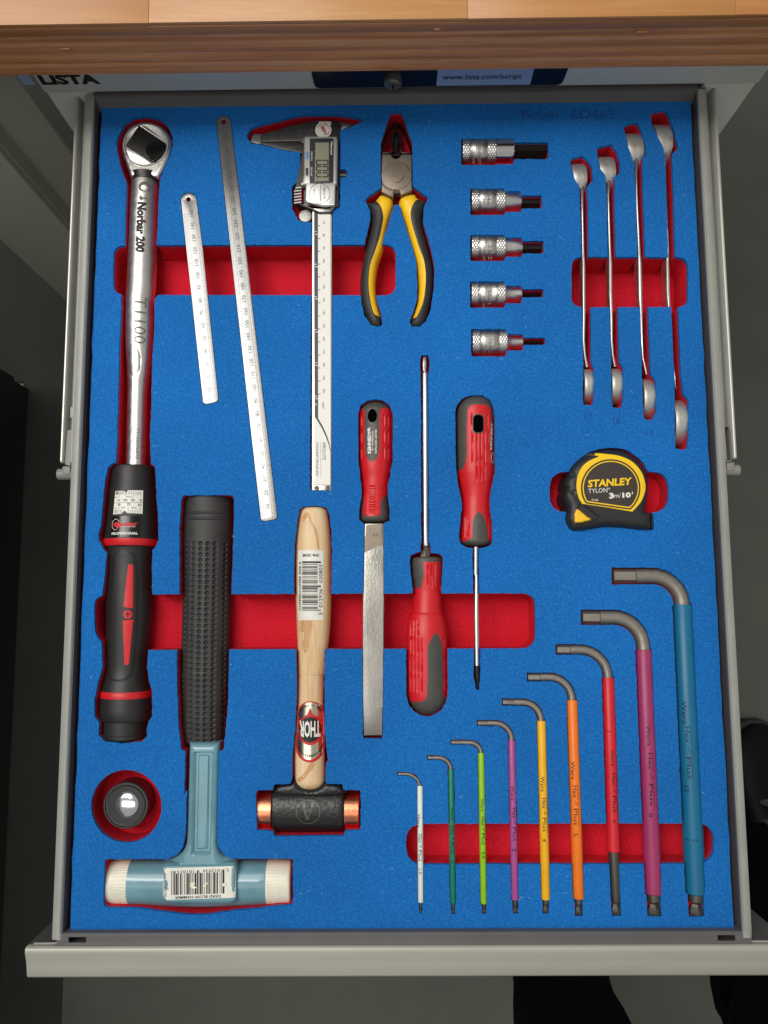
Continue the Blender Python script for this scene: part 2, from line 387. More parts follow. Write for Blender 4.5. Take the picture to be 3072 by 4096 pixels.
def pillow(px, z1, z0, rad, step=1.3, regions=(), relief=None, holes=(), edge=0.0):
    """rounded body over an outline; returns {region index: geometry}"""
    out = orient(resample(mm(px, z1), step*.8)); hs = [orient(resample(mm(h, z1), step*.7)) for h in holes]
    P_ = list(out); ed = [list(range(len(out)))]
    for h in hs: ed.append(list(range(len(P_), len(P_)+len(h)))); P_ += h
    nh = len(hs); nr = []
    for r in regions:
        rr = orient(resample(mm(r, z1), step*.8)); nr.append(len(ed)); ed.append(list(range(len(P_), len(P_)+len(rr)))); P_ += rr
    a = np.array(out); gx, gy = np.meshgrid(np.arange(a[:, 0].min(), a[:, 0].max(), step), np.arange(a[:, 1].min(), a[:, 1].max(), step))
    gx = gx.ravel()+rng.uniform(-.05, .05, gx.size); gy = gy.ravel(); k = inpoly(gx, gy, out); G_ = np.stack([gx[k], gy[k]], 1)
    if len(G_): G_ = G_[distpoly(G_, out) > step*.4]; P_ += [tuple(p) for p in G_]
    vo, eo, fo, ov, oe, of = delaunay_2d_cdt([Vector(p) for p in P_], [], ed, 0, 1e-5, True)
    vv = np.array([tuple(v) for v in vo]); d = distpoly(vv, out)
    for h in hs: d = np.minimum(d, distpoly(vv, h)*1.6)
    t = np.clip(d/rad, 0, 1); z = z1-edge-rad*(1-np.sqrt(1-(1-t)**2))
    if relief is not None: z = z+relief(vv[:, 0], vv[:, 1])
    V3 = [(x, y, zz) for (x, y), zz in zip(vv, z)]
    reg = {i: [] for i in range(len(regions)+1)}; cnt = {}
    for f, o in zip(fo, of):
        if 0 not in o or any(i in o for i in range(1, nh+1)): continue
        g = 0
        for i, q in enumerate(nr):
            if q in o: g = i+1
        reg[g].append(tuple(f))
        for i in range(len(f)):
            e = (f[i], f[(i+1) % len(f)]); cnt[e] = cnt.get(e, 0)+1; reg.setdefault('e', {})[e] = g
    own = reg.pop('e')
    base = len(V3); extra = {}
    for (i, j), g in own.items():
        if (j, i) not in own:
            for q in (i, j):
                if q not in extra: extra[q] = base+len(extra)
            reg[g].append((j, i, extra[i], extra[j]))
    V3 += [(V3[q][0], V3[q][1], z0) for q in extra]
    return {g: compact(V3, fs) for g, fs in reg.items() if fs}
def compact(V3, fs):
    used = {}; out = []
    F_ = []
    for f in fs:
        g = []
        for i in f:
            if i not in used: used[i] = len(out); out.append(V3[i])
            g.append(used[i])
        F_.append(tuple(g))
    return out, F_
def relief_px(fn):
    """wraps a function of survey pixels for use with pillow (surface is near z=0)"""
    def g(x, y):
        q = (np.stack([x, y, np.zeros_like(x)], 1)-CAM)@RM
        return fn(1536+FPX*q[:, 0]/-q[:, 2], 2048-FPX*q[:, 1]/-q[:, 2])
    return g
def loft(st, z, horiz=False, depth=1.0, n=32, sub=1, smooth=True, disp=None, regions=None, zoff=None, ex=2.0, caps=True, twist=0.0, rings_exact=False):
    """body of elliptic sections; stations are the two silhouette edges (survey pixels at height z)"""
    a = np.array([s[:3] for s in st], float)
    if sub > 1:
        m = len(a); t = np.arange(m); tt = np.linspace(0, m-1, (m-1)*sub+1)
        if smooth:
            # monotone-ish cubic
            o = np.zeros((len(tt), 3)); 
            dx = np.diff(a[:, 2]); sl = np.diff(a, axis=0)
            for c in range(3):
                mslope = np.zeros(m); mslope[0] = sl[0, c]; mslope[-1] = sl[-1, c]
                for i in range(1, m-1):
                    p, q = sl[i-1, c], sl[i, c]; mslope[i] = 0 if p*q <= 0 else 2*p*q/(p+q)
                i0 = np.minimum(tt.astype(int), m-2); f = tt-i0
                h00 = 2*f**3-3*f**2+1; h10 = f**3-2*f**2+f; h01 = -2*f**3+3*f**2; h11 = f**3-f**2
                o[:, c] = h00*a[i0, c]+h10*mslope[i0]+h01*a[i0+1, c]+h11*mslope[i0+1]
            a = o
        else: a = np.stack([np.interp(tt, t, a[:, c]) for c in range(3)], 1)
    vs = []; meta = []
    th = np.arange(n)/n*2*PI+twist
    for s in a:
        Lp = at(s[0], s[2], z) if not horiz else at(s[2], s[0], z); Rp = at(s[1], s[2], z) if not horiz else at(s[2], s[1], z)
        c = (Lp+Rp)/2; h = (Rp-Lp)/2; r = np.linalg.norm(h); zz = zoff(s[2]) if zoff else 0.0
        for t_ in th:
            ct, sn = math.cos(t_), math.sin(t_)
            if ex != 2.0: ct = math.copysign(abs(ct)**(2/ex), ct); sn = math.copysign(abs(sn)**(2/ex), sn)
            uc = (s[0]+s[1])/2+(s[1]-s[0])/2*ct
            k = 1.0
            if disp is not None and r > 0.3: k = 1+disp(*((uc, s[2]) if not horiz else (s[2], uc)), t_, r)/r
            p = c+h*ct*k; vs.append((p[0], p[1], z+zz+r*depth*sn*k)); meta.append((uc, s[2]) if not horiz else (s[2], uc))
    m = len(a); fs = []; cen = []
    for i in range(m-1):
        for j in range(n):
            k = (j+1) % n; f = (i*n+j, (i+1)*n+j, (i+1)*n+k, i*n+k) if not horiz else (i*n+j, i*n+k, (i+1)*n+k, (i+1)*n+j)
            fs.append(f)
    if caps:
        fs.append(tuple(range(n))); fs.append(tuple(range((m-1)*n, m*n))[::-1])
    if regions is None: return vs, fs
    meta = np.array(meta); fc = np.array([meta[list(f)].mean(0) for f in fs]); up = np.array([np.mean([vs[i][2] for i in f]) > z-1e-3*0 for f in fs])
    lab = np.zeros(len(fs), int)
    for i, r in enumerate(regions): lab[inpoly(fc[:, 0], fc[:, 1], r)] = i+1
    return {g: compact(vs, [f for f, l in zip(fs, lab) if l == g]) for g in range(len(regions)+1) if (lab == g).any()}
def tube(pts, r, n=14, caps=True, twist=0.0, flat=1.0):
    pts = [np.array(p, float) for p in pts]; rs = r if hasattr(r, '__len__') else [r]*len(pts)
    vs, fs = [], []; ref = np.array([0, 0, 1.0])
    for i, p in enumerate(pts):
        t = pts[min(i+1, len(pts)-1)]-pts[max(i-1, 0)]; t /= np.linalg.norm(t)+1e-12
        rr = ref if abs(t@ref) < .95 else np.array([1.0, 0, 0])
        s_ = np.cross(t, rr); s_ /= np.linalg.norm(s_); q = np.cross(s_, t)
        for k in range(n):
            a = k/n*2*PI+twist; vs.append(tuple(p+rs[i]*(math.cos(a)*s_+math.sin(a)*flat*q)))
    for i in range(len(pts)-1):
        for k in range(n): fs.append((i*n+k, i*n+(k+1) % n, (i+1)*n+(k+1) % n, (i+1)*n+k))
    if caps: fs.append(tuple(range(n))[::-1]); fs.append(tuple(range((len(pts)-1)*n, len(pts)*n)))
    return vs, fs
def revolve(c, prof, n=64, a0=0):
    """prof: (radius, z) about a vertical axis at c"""
    vs, fs = [], []
    for r, z in prof:
        for k in range(n): a = a0+k/n*2*PI; vs.append((c[0]+r*math.cos(a), c[1]+r*math.sin(a), z))
    for i in range(len(prof)-1):
        for k in range(n): fs.append((i*n+k, i*n+(k+1) % n, (i+1)*n+(k+1) % n, (i+1)*n+k))
    fs.append(tuple(range(n))[::-1]); fs.append(tuple(range((len(prof)-1)*n, len(prof)*n)))
    return weld(vs, fs, 1e-4)
def box(x0, x1, y0, y1, z0, z1):
    v = [(x, y, z) for z in (z0, z1) for y in (y0, y1) for x in (x0, x1)]
    return v, [(0, 2, 3, 1), (4, 5, 7, 6), (0, 1, 5, 4), (2, 6, 7, 3), (0, 4, 6, 2), (1, 3, 7, 5)]
def bbox(x0, x1, y0, y1, z0, z1, b=.6):
    bm = bmesh.new(); v, f = box(x0, x1, y0, y1, z0, z1); vv = [bm.verts.new(p) for p in v]
    for q in f: bm.faces.new([vv[i] for i in q])
    bmesh.ops.bevel(bm, geom=bm.edges[:], offset=b, segments=2, affect='EDGES', profile=.5)
    bm.verts.index_update(); r = ([tuple(v.co) for v in bm.verts], [tuple(v.index for v in f.verts) for f in bm.faces]); bm.free(); return r
def join(*gs):
    vs, fs = [], []
    for g in gs: n = len(vs); vs += list(g[0]); fs += [tuple(i+n for i in f) for f in g[1]]
    return vs, fs
def extrude_profile(prof, x0, x1, axis='x', closed=True):
    """prof points (a, z): axis 'x' -> (y,z) run along x; axis 'y' -> (x,z) run along y"""
    n = len(prof); vs = []
    for t in (x0, x1):
        for a, z in prof: vs.append((t, a, z) if axis == 'x' else (a, t, z))
    fs = [(i, (i+1) % n, n+(i+1) % n, n+i) for i in range(n if closed else n-1)]
    if closed: fs += [tuple(range(n))[::-1], tuple(range(n, 2*n))]
    return vs, fs
def ctr(px, z=0): p = at(px[0], px[1], 0); return (p[0], p[1], z)
def islands(geo, minf=12):
    vs, fs = geo; par = list(range(len(vs)))
    def fd_(i):
        while par[i] != i: par[i] = par[par[i]]; i = par[i]
        return i
    for f in fs:
        for k in f[1:]: par[fd_(k)] = fd_(f[0])
    g = {}
    for f in fs: g.setdefault(fd_(f[0]), []).append(f)
    return [compact(vs, q) for q in g.values() if len(q) >= minf]

# ================================================================ floor, painted floor shade, cabinet, bench, drawer
FL = -760.0
def struct(name, geo, m, **k):
    o = build(name, geo, m, None, (0, 0, FL), smooth=False, **k); o['kind'] = 'structure'; return o
struct('floor', ([(-3000, -3000, FL), (3000, -3000, FL), (3000, 3000, FL), (-3000, 3000, FL)], [(0, 1, 2, 3)]), 'floor_paint')
t = Thing('black_cabinet', 'tall black cabinet standing on the floor at the far left edge of the picture', 'cabinet', (-900, -450, FL))
t.part('body', bbox(-1250, -632, -1150, 296, FL+60, 600, 4), 'black_panel')  # height raised out of view to keep light off the left floor
t.part('plinth', box(-1245, -636, -1140, 290, FL, FL+60), 'black_panel')
fmt = Thing('floor_shade', 'dark sheet painted as shade on the floor left of the open drawer', 'painted floor shade', (-450, -150, FL))  # dark sheet added to stand in for shade on the floor
fmt.part('shade_sheet', plate([(-1900, 302), (-1900, 900), (-300, 900), (-300, -668), (-536, -668), (-536, -1500), (-645, -1500), (-645, 302)], FL+5, FL+.5, 2, inmm=True), 'floor_shade_dark')
# cabinet
y0 = at(95, 372, 9)[1]; y1 = at(3000, 333, 9)[1]; SL = (y1-y0)/(at(3000, 333, 9)[0]-at(95, 372, 9)[0])
def hy(x): return y0+SL*(x-at(95, 372, 9)[0])
XL, XR = -270.5, 279.0
def skew(geo, c=0.0):   # the cabinet stands a fraction of a degree askew to the camera
    return [(x, y+SL*(x-XL), z) for x, y, z in geo[0]], geo[1]
cab = Thing('tool_cabinet', 'light grey steel tool cabinet under the wooden bench top, its top drawer pulled open', 'cabinet', (0, 560, FL))
cab.part('header', skew(join(bbox(XL, XR, y0, y0+30, 9, 66, 1.0), box(XL+2, XR-2, y0+28, y0+560, 60, 64))), 'cabinet_grey')
for xa, xb in ((XL, -231), (239, XR)):
    cab.part('front_post', skew(join(bbox(xa, xb, y0+2, y0+30, FL+40, 8.5, 1), box(xa if xa < 0 else xb-2, xa+2 if xa < 0 else xb, y0+30, y0+560, FL+40, 60))), 'cabinet_grey')
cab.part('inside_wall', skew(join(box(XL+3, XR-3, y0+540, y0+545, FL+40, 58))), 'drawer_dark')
for k in range(4):
    zt = -125-k*150
    d = cab.part('drawer_front', skew(bbox(-229, 237, y0+3, y0+24, zt-142, zt, 2)), 'cabinet_grey')
    cab.part('grip_rail', skew(bbox(-228, 236, y0-6, y0+3, zt-16, zt-4, 2)), 'front_strip', parent=d)
cab.part('plinth', skew(box(XL+10, XR-10, y0+30, y0+560, FL, FL+40)), 'drawer_dark')
def facetext(body, u, v0, v1, uw, m, y_of, parent, name='lettering', bold=0):
    """lettering standing on the vertical header face"""
    v, f = rawtext(body, bold, 0); x0, x1 = v[:, 0].min(), v[:, 0].max(); k = None
    pa = at(u-uw/2, v1, 9); 
    X0 = at(u-uw/2, 345, 20)[0]; X1 = at(u+uw/2, 345, 20)[0]; k = (X1-X0)/(x1-x0)
    g = [(X0+(p[0]-x0)*k, 0, v0+(p[1])*(v1-v0)/.72) for p in v]
    g = [(x, hy(x)+y_of, z) for x, _, z in g]
    return cab.part(name, (g, f), m, parent, smooth=False, surf=False)
def facerect(ua, ub, z0, z1, m, dy, name, parent=None, r=2.0, skewl=0):
    xa = at(ua, 350, 15)[0]; xb = at(ub, 350, 15)[0]
    pl = rounded([(xa+skewl, z0), (xb-skewl, z0), (xb, z1), (xa, z1)], r)
    vs = [(x, hy(x)+dy, z) for x, z in pl]+[(x, hy(x)+dy+.8, z) for x, z in pl]; n = len(pl)
    return cab.part(name, (vs, [tuple(range(n)), tuple(range(n, 2*n))[::-1]]+[(i, (i+1) % n, n+(i+1) % n, n+i) for i in range(n)]), m, parent, smooth=False, surf=False)
facetext('LISTA', 285, 19.3, 29.5, 235, 'print_black', -.35, None, bold=.05)
facerect(105, 150, 19, 31, 'label_strip', -.5, 'logo_block', r=.6)
strip = facerect(1248, 2262, 11.2, 52, 'dark_strip', -1.0, 'label_holder', r=5, skewl=2)
facerect(1746, 2122, 13.2, 50, 'label_strip', -1.6, 'paper_label', strip, r=.5)
facetext('www.lista.com/script', 1928, 20.8, 26.5, 315, 'print_black', -2.2, strip)
xl = at(1572, 350, 25)[0]
def cyl_y(cx, cz, r, ya, yb, n=32): 
    vs = [(cx+r*math.cos(a), y, cz+r*math.sin(a)) for y in (ya, yb) for a in [k/n*2*PI for k in range(n)]]
    return vs, [tuple(range(n)), tuple(range(n, 2*n))[::-1]]+[(k, (k+1) % n, n+(k+1) % n, n+k) for k in range(n)]
yl = hy(xl)
lk = cab.part('lock', cyl_y(xl, 20.5, 6.8, yl-5, yl), 'lock_metal')
cab.part('lock_core', cyl_y(xl, 19.5, 4.8, yl-6, yl-5), 'lock_metal', lk)
cab.part('keyhole', box(xl-.7, xl+.7, yl-6.5, yl-5.8, 16.5, 21.5), 'print_black', lk, smooth=False)
# bench leg left of the cabinet
bl = Thing('bench_leg', 'grey sheet steel bench leg standing left of the tool cabinet', 'bench leg', (-370, 330, FL))
bl.part('flange', bbox(-415, -336, 300, 306, FL, 62, 1), 'leg_grey')
bl.part('web', box(-336, -292, 322, 326, FL, 62), 'leg_grey')
bl.part('side_return', box(-338, -334, 306, 326, FL, 62), 'leg_grey')
# bench top
zb, zt_ = 64.0, 112.0
pa = at(0, 303, zb); pb = at(3072, 262, zb); SB = (pb[1]-pa[1])/(pb[0]-pa[0])
def by(x): return pa[1]+SB*(x-pa[0])
def bskew(geo): return [(x, y+by(x), z) for x, y, z in geo[0]], geo[1]
wb = Thing('workbench_top', 'thick wooden workbench top with plywood front edge above the drawer', 'workbench top', (0, 600, zb))
nl = 11; hh = (zt_-3-8-zb)/nl
for k in range(nl):
    z0_ = zb+k*hh; jy = [0, .5, .2, .7, .1, .6, .3, .5, 0, .6, .25][k]
    wb.part('plywood_layer', bskew(box(-640, 700, jy, 600, z0_+(.12 if k else 0), z0_+hh)), 'ply_%d' % (k*2 % 3), smooth=False)
wb.part('edge_band', bskew(bbox(-640, 700, -.6, 600, zt_-10.9, zt_-2.9, 1.2)), 'edge_band')
xs = [-640, -158, 45, 215, 700]
for k in range(len(xs)-1):
    wb.part('stave', bskew(bbox(xs[k]+.03, xs[k+1]-.03, -.2+.2*(k % 2), 600, zt_-2.8, zt_, .35)), 'bench_wood_%d' % ([0, 1, 0, 2][k]))
for cx_, cz_, w_ in ((at(255, 208, 92)[0], 90, 3.0), (at(1750, 116, 104)[0], 103.5, 2.2), (at(2560, 112, 96)[0], 98.5, 3.4)):
    wb.part('wood_chip', bskew(bbox(cx_-w_, cx_+w_, -1.1, .4, cz_-.7, cz_+.7, .5)), 'bench_wood_1')
# ---------------------------------------------------------------- drawer
dr = Thing('drawer', 'grey steel drawer pulled out of the cabinet, holding the blue foam insert', 'drawer', (0, 0, -60))
yb0 = -311.0; ybk = at(1536, 380, 7)[1]
def side(sgn):
    x = lambda a: sgn*a
    cx = 0.0
    pr = [(x(233.0), -62), (x(233.0), 5.6), (x(233.4), 6.6), (x(234.4), 7.0), (x(238.4), 6.2), (x(239.6), 5.4), (x(239.6), -4), (x(238.8), -4), (x(238.8), 4.6), (x(236), 5.4), (x(234.6), 5.6), (x(234.0), 4.5), (x(234.0), -62)]
    g = extrude_profile(pr, yb0+1, ybk+3, 'y')
    dr.part('side_wall', g, 'drawer_grey', sharp=50)
    dr.part('inner_wall', box(min(x(232.2), x(232.9)), max(x(232.2), x(232.9)), yb0+1, ybk+3, -60, 6.0), 'drawer_inner', smooth=False)
    # bright folded lip
    dr.part('rim_lip', extrude_profile([(x(233.0), 6.4), (x(233.7), 7.6), (x(234.4), 6.9)], yb0+6, ybk+1, 'y'), 'rail_steel', sharp=20)
side(1); side(-1)
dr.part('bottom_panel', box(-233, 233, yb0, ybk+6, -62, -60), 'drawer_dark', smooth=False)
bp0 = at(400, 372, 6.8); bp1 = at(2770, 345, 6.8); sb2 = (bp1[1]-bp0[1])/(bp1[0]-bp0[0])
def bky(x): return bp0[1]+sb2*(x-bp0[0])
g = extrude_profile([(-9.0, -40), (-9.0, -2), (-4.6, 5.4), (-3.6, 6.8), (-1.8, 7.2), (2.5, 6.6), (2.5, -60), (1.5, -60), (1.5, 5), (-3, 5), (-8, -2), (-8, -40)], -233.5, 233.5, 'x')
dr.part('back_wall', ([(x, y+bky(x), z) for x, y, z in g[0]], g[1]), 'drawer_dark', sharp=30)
# front: inner ledge, grip strip, front panel
f0 = at(1536, 3736, 7)[1]; f1 = at(1536, 3786, 7)[1]; f2 = at(1536, 3906, 2)[1]
SF = math.tan(math.radians(0.12))
hl = [rounded([(sx*222-6, f1+2.6), (sx*222+6, f1+2.6), (sx*222+6, f1+6.2), (sx*222-6, f1+6.2)], .8) for sx in (-1, 1)]
outl = [(-236, f1), (239, f1), (239, f0), (-236, f0)]
led = plate(outl, 6.2, 4.6, .3, holes=hl, inmm=True)
fp = dr.part('front_panel', join(led, box(-236, 239, f0-.2, f0+.8, -62, 5.9), box(-256, 265.5, f1-1, f1+1.2, -85, 4.4)), 'drawer_dark', sharp=30)
pr = [(f1+.6, 5.0), (f1+.3, 7.4), (f1-1.2, 8.4), (f1-3.4, 8.2), (f1-8, 6.4), (f1-10.5, 5.6), (f1-13, 4.9), (f2+1.8, 3.6), (f2+.3, 2.4), (f2, .4), (f2+1, -13), (f1-1, -13)]
gs = extrude_profile(pr, -256.5, 266, 'x')
dr.part('grip_strip', gs, 'front_strip', sharp=50)
dr.part('outer_front', box(-256, 265, f2+3, f1-1.2, -85, -13.2), 'cabinet_grey', smooth=False)
for sx in (-1, 1):   # turned end of each side wall
    dr.part('corner_tab', tube([(sx*233.8, yb0+9, 5), (sx*233.8, f1+6, 5), (sx*235.3, f1+2.6, 5), (sx*238, f1+1.8, 5), (sx*252, f1+1.7, 5)], .7, 6), 'drawer_grey')
# runners with latch
yr0 = at(2915, 1836, 0)[1]
for sx in (1, -1):
    rn = Thing('drawer_runner', 'grey drawer runner with plastic latch along the %s side of the drawer' % ('right' if sx > 0 else 'left'), 'drawer runner', (sx*246, 150, -10), group='drawer runners')
    x = lambda a: sx*a
    pr = [(x(240.4), -9), (x(240.4), 3.4), (x(241.2), 3.4), (x(241.4), -6), (x(246.2), -6), (x(246.8), 0.6), (x(247.8), 1.6), (x(249.6), 1.2), (x(250), -1), (x(250), -24), (x(249), -24), (x(248.6), -8.6)]
    rn.part('channel', extrude_profile(pr, yr0, y0+6, 'y'), 'drawer_grey', sharp=50)
    rn.part('bright_lip', tube([(x(248.8), yr0+1, 1.0), (x(248.8), y0+2, 1.0)], [1.15, 1.15], 10), 'rail_steel')
    lt = rn.part('latch', plate(rounded([(x(240.3), yr0+25), (x(245), yr0+24), (x(245.6), yr0-2), (x(241), yr0-3)], 1), 3.2, -8, .8, inmm=True), 'latch_grey')
    rn.part('latch_foot', bbox(min(x(242), x(248)), max(x(242), x(248)), yr0-9, yr0-2.6, -6, 1.4, .7), 'latch_grey', lt)
    rn.part('roller', tube([(x(240.0), yr0-8, -3.4), (x(252.5), yr0-8, -3.4)], 4.2, 20), 'latch_grey')
    rn.part('spring', tube([(x(240.6), yr0+23, 1.2), (x(240.9), yr0+12, 2.4), (x(240.4), yr0+2, 1.0)], .5, 6), 'chrome')
    nb = at(2886, 1627, -3) if sx > 0 else at(292, 1652, -3)
    rn.part('stop_tab', bbox(nb[0]-1.6, nb[0]+1.6, nb[1]-4.5, nb[1]+4.5, -6, -.6, 1), 'drawer_grey')

# ================================================================ foam insert
POCK = []          # (outline px, depth mm)
def pocket(px, depth, jit=.13, z=0.0): POCK.append((resample(mm(px), 2.2, jit), depth))
SLOT = 27
pocket(rounded([(453, 981), (1583, 978), (1583, 1181), (453, 1179)], 46), SLOT)
pocket(rounded([(376, 2382), (480, 2377), (2141, 2373), (2141, 2593), (480, 2600), (378, 2555)], 55), SLOT)
pocket(rounded([(1623, 3295), (2856, 3294), (2856, 3455), (1623, 3458)], 80), 20)
pocket(circ(754, 797, 15, 20), 4.2, 0)
pocket(circ(895, 488, 15, 20), 4.2, 0)
pocket(rounded([(2286, 1027), (2753, 1029), (2753, 1228), (2286, 1228)], 44), 30)
WR = D([(430, 420), (470, 340), (560, 285), (680, 270), (800, 300), (885, 370), (925, 470), (928, 560), (900, 650), (850, 760), (805, 880), (795, 1000), (785, 1300), (772, 1480), (800, 1540), (840, 1600), (790, 1960), (755, 2010)]) + \
     K([(740, 200), (733, 400), (715, 700), (710, 1000), (708, 1110), (692, 1500), (700, 1810), (742, 1840)]) + \
     L([(498, 150), (506, 250), (508, 350), (520, 500), (524, 660), (512, 700), (478, 740), (475, 900), (476, 1080), (455, 1400), (437, 1600), (455, 1700), (477, 1780), (477, 1960), (452, 2000), (437, 2060), (440, 2110), (400, 2150), (260, 2165), (130, 2150), (80, 2100), (85, 2010), (50, 1960), (50, 1850), (75, 1720), (110, 1600), (105, 1450), (95, 1390), (105, 1250), (105, 1085), (130, 900), (140, 760), (80, 660), (80, 620), (100, 550), (110, 420), (130, 220), (150, 130), (190, 95)]) + \
     K([(310, 1800), (325, 1550), (340, 1000), (350, 500), (362, 300), (372, 20)]) + \
     D([(432, 2010), (440, 1975), (480, 1530), (470, 1480), (485, 1000), (488, 900), (440, 780), (405, 640), (390, 540), (398, 480)])
pocket(WR, 24)
pocket([(722, 800), (728, 782), (742, 772), (755, 769), (770, 772), (785, 785), (788, 800), (811, 979), (875, 1590), (873, 1604), (862, 1611), (824, 1619), (813, 1615), (810, 1606)], 1.6, .1)
pocket([(863, 482), (868, 471), (880, 464), (895, 461), (910, 464), (921, 472), (925, 484), (1110, 2062), (1109, 2072), (1102, 2079), (1056, 2087), (1045, 2084), (1041, 2074)], 1.6, .1)
CAL = Ez([(238, 402), (285, 310), (420, 265), (800, 170), (1040, 158), (1290, 165), (1500, 205), (1517, 235), (1450, 272), (1350, 312), (1272, 336), (1275, 480), (1272, 765), (1335, 768), (1352, 800), (1335, 850), (1275, 858), (1270, 1150), (1248, 1192), (1190, 1198)]) + \
      CB([(338, 60), (332, 400), (330, 2000), (325, 2112), (108, 2106), (104, 1950), (106, 1700), (113, 400), (118, 80)]) + \
      Ez([(960, 1640), (958, 1352), (810, 1332), (742, 1200), (742, 960), (800, 905), (828, 870), (832, 582), (640, 552), (400, 492), (290, 485)])
pocket(CAL, 13)
PLI = F([(490, 130), (510, 112), (580, 112), (605, 130), (650, 270), (697, 400), (698, 600), (702, 800), (845, 912), (803, 1000), (797, 1130), (885, 1440), (905, 1580), (898, 1750), (868, 1950), (822, 2065), (760, 2112), (690, 2108), (673, 2060), (700, 1985), (742, 1850), (743, 1700), (732, 1500), (685, 1330), (620, 1130), (578, 975), (525, 978), (480, 1130), (432, 1270), (417, 1360), (364, 1560), (350, 1700), (364, 1850), (408, 2000), (417, 2095), (370, 2113), (308, 2092), (246, 2000), (203, 1750), (206, 1600), (245, 1400), (256, 1330), (306, 1110), (303, 1030), (257, 930), (300, 890), (405, 820), (402, 600), (402, 400), (450, 250)])
pocket(PLI, 17)
def sockpocket(ul, vt, vb, us, ut, ub, ue, ct, cb): pocket(G(rounded([(ul, vt), (us, vt), (us+8, ut), (ue[0], ut), (ue[0]+4, ct), (ue[1], ct), (ue[1], cb), (ue[0]+4, cb), (ue[0], ub), (us+8, ub), (us, vb), (ul, vb)], 14)), 13)
sockpocket(101, 123, 362, 410, 122, 354, (572, 890), 156, 308)
sockpocket(183, 573, 813, 490, 598, 785, (640, 829), 636, 754)
sockpocket(183, 991, 1229, 491, 1016, 1190, (650, 847), 1046, 1160)
sockpocket(181, 1412, 1650, 491, 1452, 1610, (647, 845), 1482, 1556)
sockpocket(190, 1842, 2089, 505, 1888, 2036, (660, 859), 1922, 1986)
pocket(H([(190, 585), (215, 548), (310, 530), (365, 575), (400, 650), (405, 765), (368, 800), (350, 830), (360, 1000), (365, 1480)])+I([(370, 60), (385, 540), (392, 1060), (416, 1120), (416, 1400), (402, 1468), (370, 1472), (355, 1462), (318, 1472), (310, 1400), (316, 1100), (305, 600), (300, 540), (298, 60)])+H([(297, 1480), (285, 1000), (277, 812), (242, 770), (200, 650)]), 29)
pocket(H([(440, 475), (465, 445), (580, 420), (635, 480), (665, 600), (662, 690), (612, 732), (612, 1000), (625, 1480)])+I([(630, 60), (645, 540), (657, 1060), (692, 1110), (692, 1400), (678, 1488), (640, 1500), (595, 1490), (583, 1400), (580, 1060), (565, 560), (555, 60)])+H([(548, 1480), (538, 900), (528, 720), (472, 640), (452, 560)]), 29)
pocket(H([(698, 262), (735, 230), (830, 213), (868, 290), (905, 430), (913, 512), (877, 542), (882, 900), (905, 1480)])+I([(910, 60), (932, 540), (953, 1170), (1003, 1240), (1003, 1540), (967, 1610), (925, 1610), (888, 1592), (883, 1500), (870, 1150), (855, 560), (835, 60)])+H([(828, 1480), (818, 1000), (798, 600), (738, 430), (713, 330)]), 30)
pocket(H([(955, 142), (988, 112), (1090, 93), (1130, 150), (1178, 300), (1217, 440), (1207, 467), (1157, 512), (1172, 900), (1188, 1480)])+I([(1190, 60), (1217, 540), (1243, 1200), (1268, 1370), (1312, 1420), (1312, 1780), (1297, 1885), (1240, 1892), (1190, 1880), (1184, 1780), (1180, 1200), (1163, 900), (1150, 560), (1120, 60)])+H([(1120, 1480), (1105, 1000), (1088, 560), (1078, 460), (1018, 340), (963, 222)]), 30)
pocket(J(rounded([(132, 380), (1452, 380), (1452, 828), (132, 825)], 185)), 20)
TAPE = J(spline([(360, 390), (385, 320), (450, 245), (560, 172), (680, 128), (820, 114), (960, 130), (1080, 195), (1180, 295), (1240, 420), (1252, 560), (1238, 700), (1215, 795)], 3, False)[:-1]+[(1215, 795), (1268, 818), (1282, 870), (1282, 1005), (1262, 1022), (1150, 1018), (1000, 1000), (850, 990), (720, 992), (600, 1015), (480, 1030), (390, 1025), (350, 980), (322, 900), (335, 790), (318, 735), (300, 690), (288, 640), (300, 590), (316, 560), (300, 520), (318, 450)])
pocket([(cx, cy) for cx, cy in TAPE], 22)
FILEP = R([(290, 115), (215, 130), (150, 180), (130, 250), (130, 700), (142, 820), (160, 960), (160, 1080), (138, 1210), (138, 1300), (185, 1332), (188, 1345), (174, 2212)])+Sz([(225, 60), (222, 780), (228, 1900), (240, 1925), (470, 1925), (480, 1880), (490, 1100), (497, 0)])+R([(380, 1345), (385, 1330), (435, 1310), (438, 1200), (420, 1060), (422, 960), (445, 860), (468, 700), (470, 250), (440, 170), (370, 128)])
pocket(FILEP, 14)
SDA = T([(252, 98), (320, 95), (333, 150), (330, 230), (322, 290), (330, 1900), (345, 1940), (345, 2000)])+SD([(790, 345), (960, 355), (1040, 400), (1060, 480), (1060, 650), (1035, 950), (1025, 1200), (1035, 1230)])+Sz([(1235, 60), (1305, 640), (1310, 800), (1312, 1380), (1285, 1480), (1230, 1570), (1130, 1630), (1050, 1655), (960, 1630), (870, 1570), (810, 1490), (782, 1380), (778, 640), (850, 60)])+SD([(390, 1240), (395, 1150), (350, 800), (330, 500), (345, 400), (430, 355), (565, 310), (570, 120)])+T([(252, 1900), (250, 600), (245, 270), (240, 190), (245, 120)])
pocket(SDA, 15)
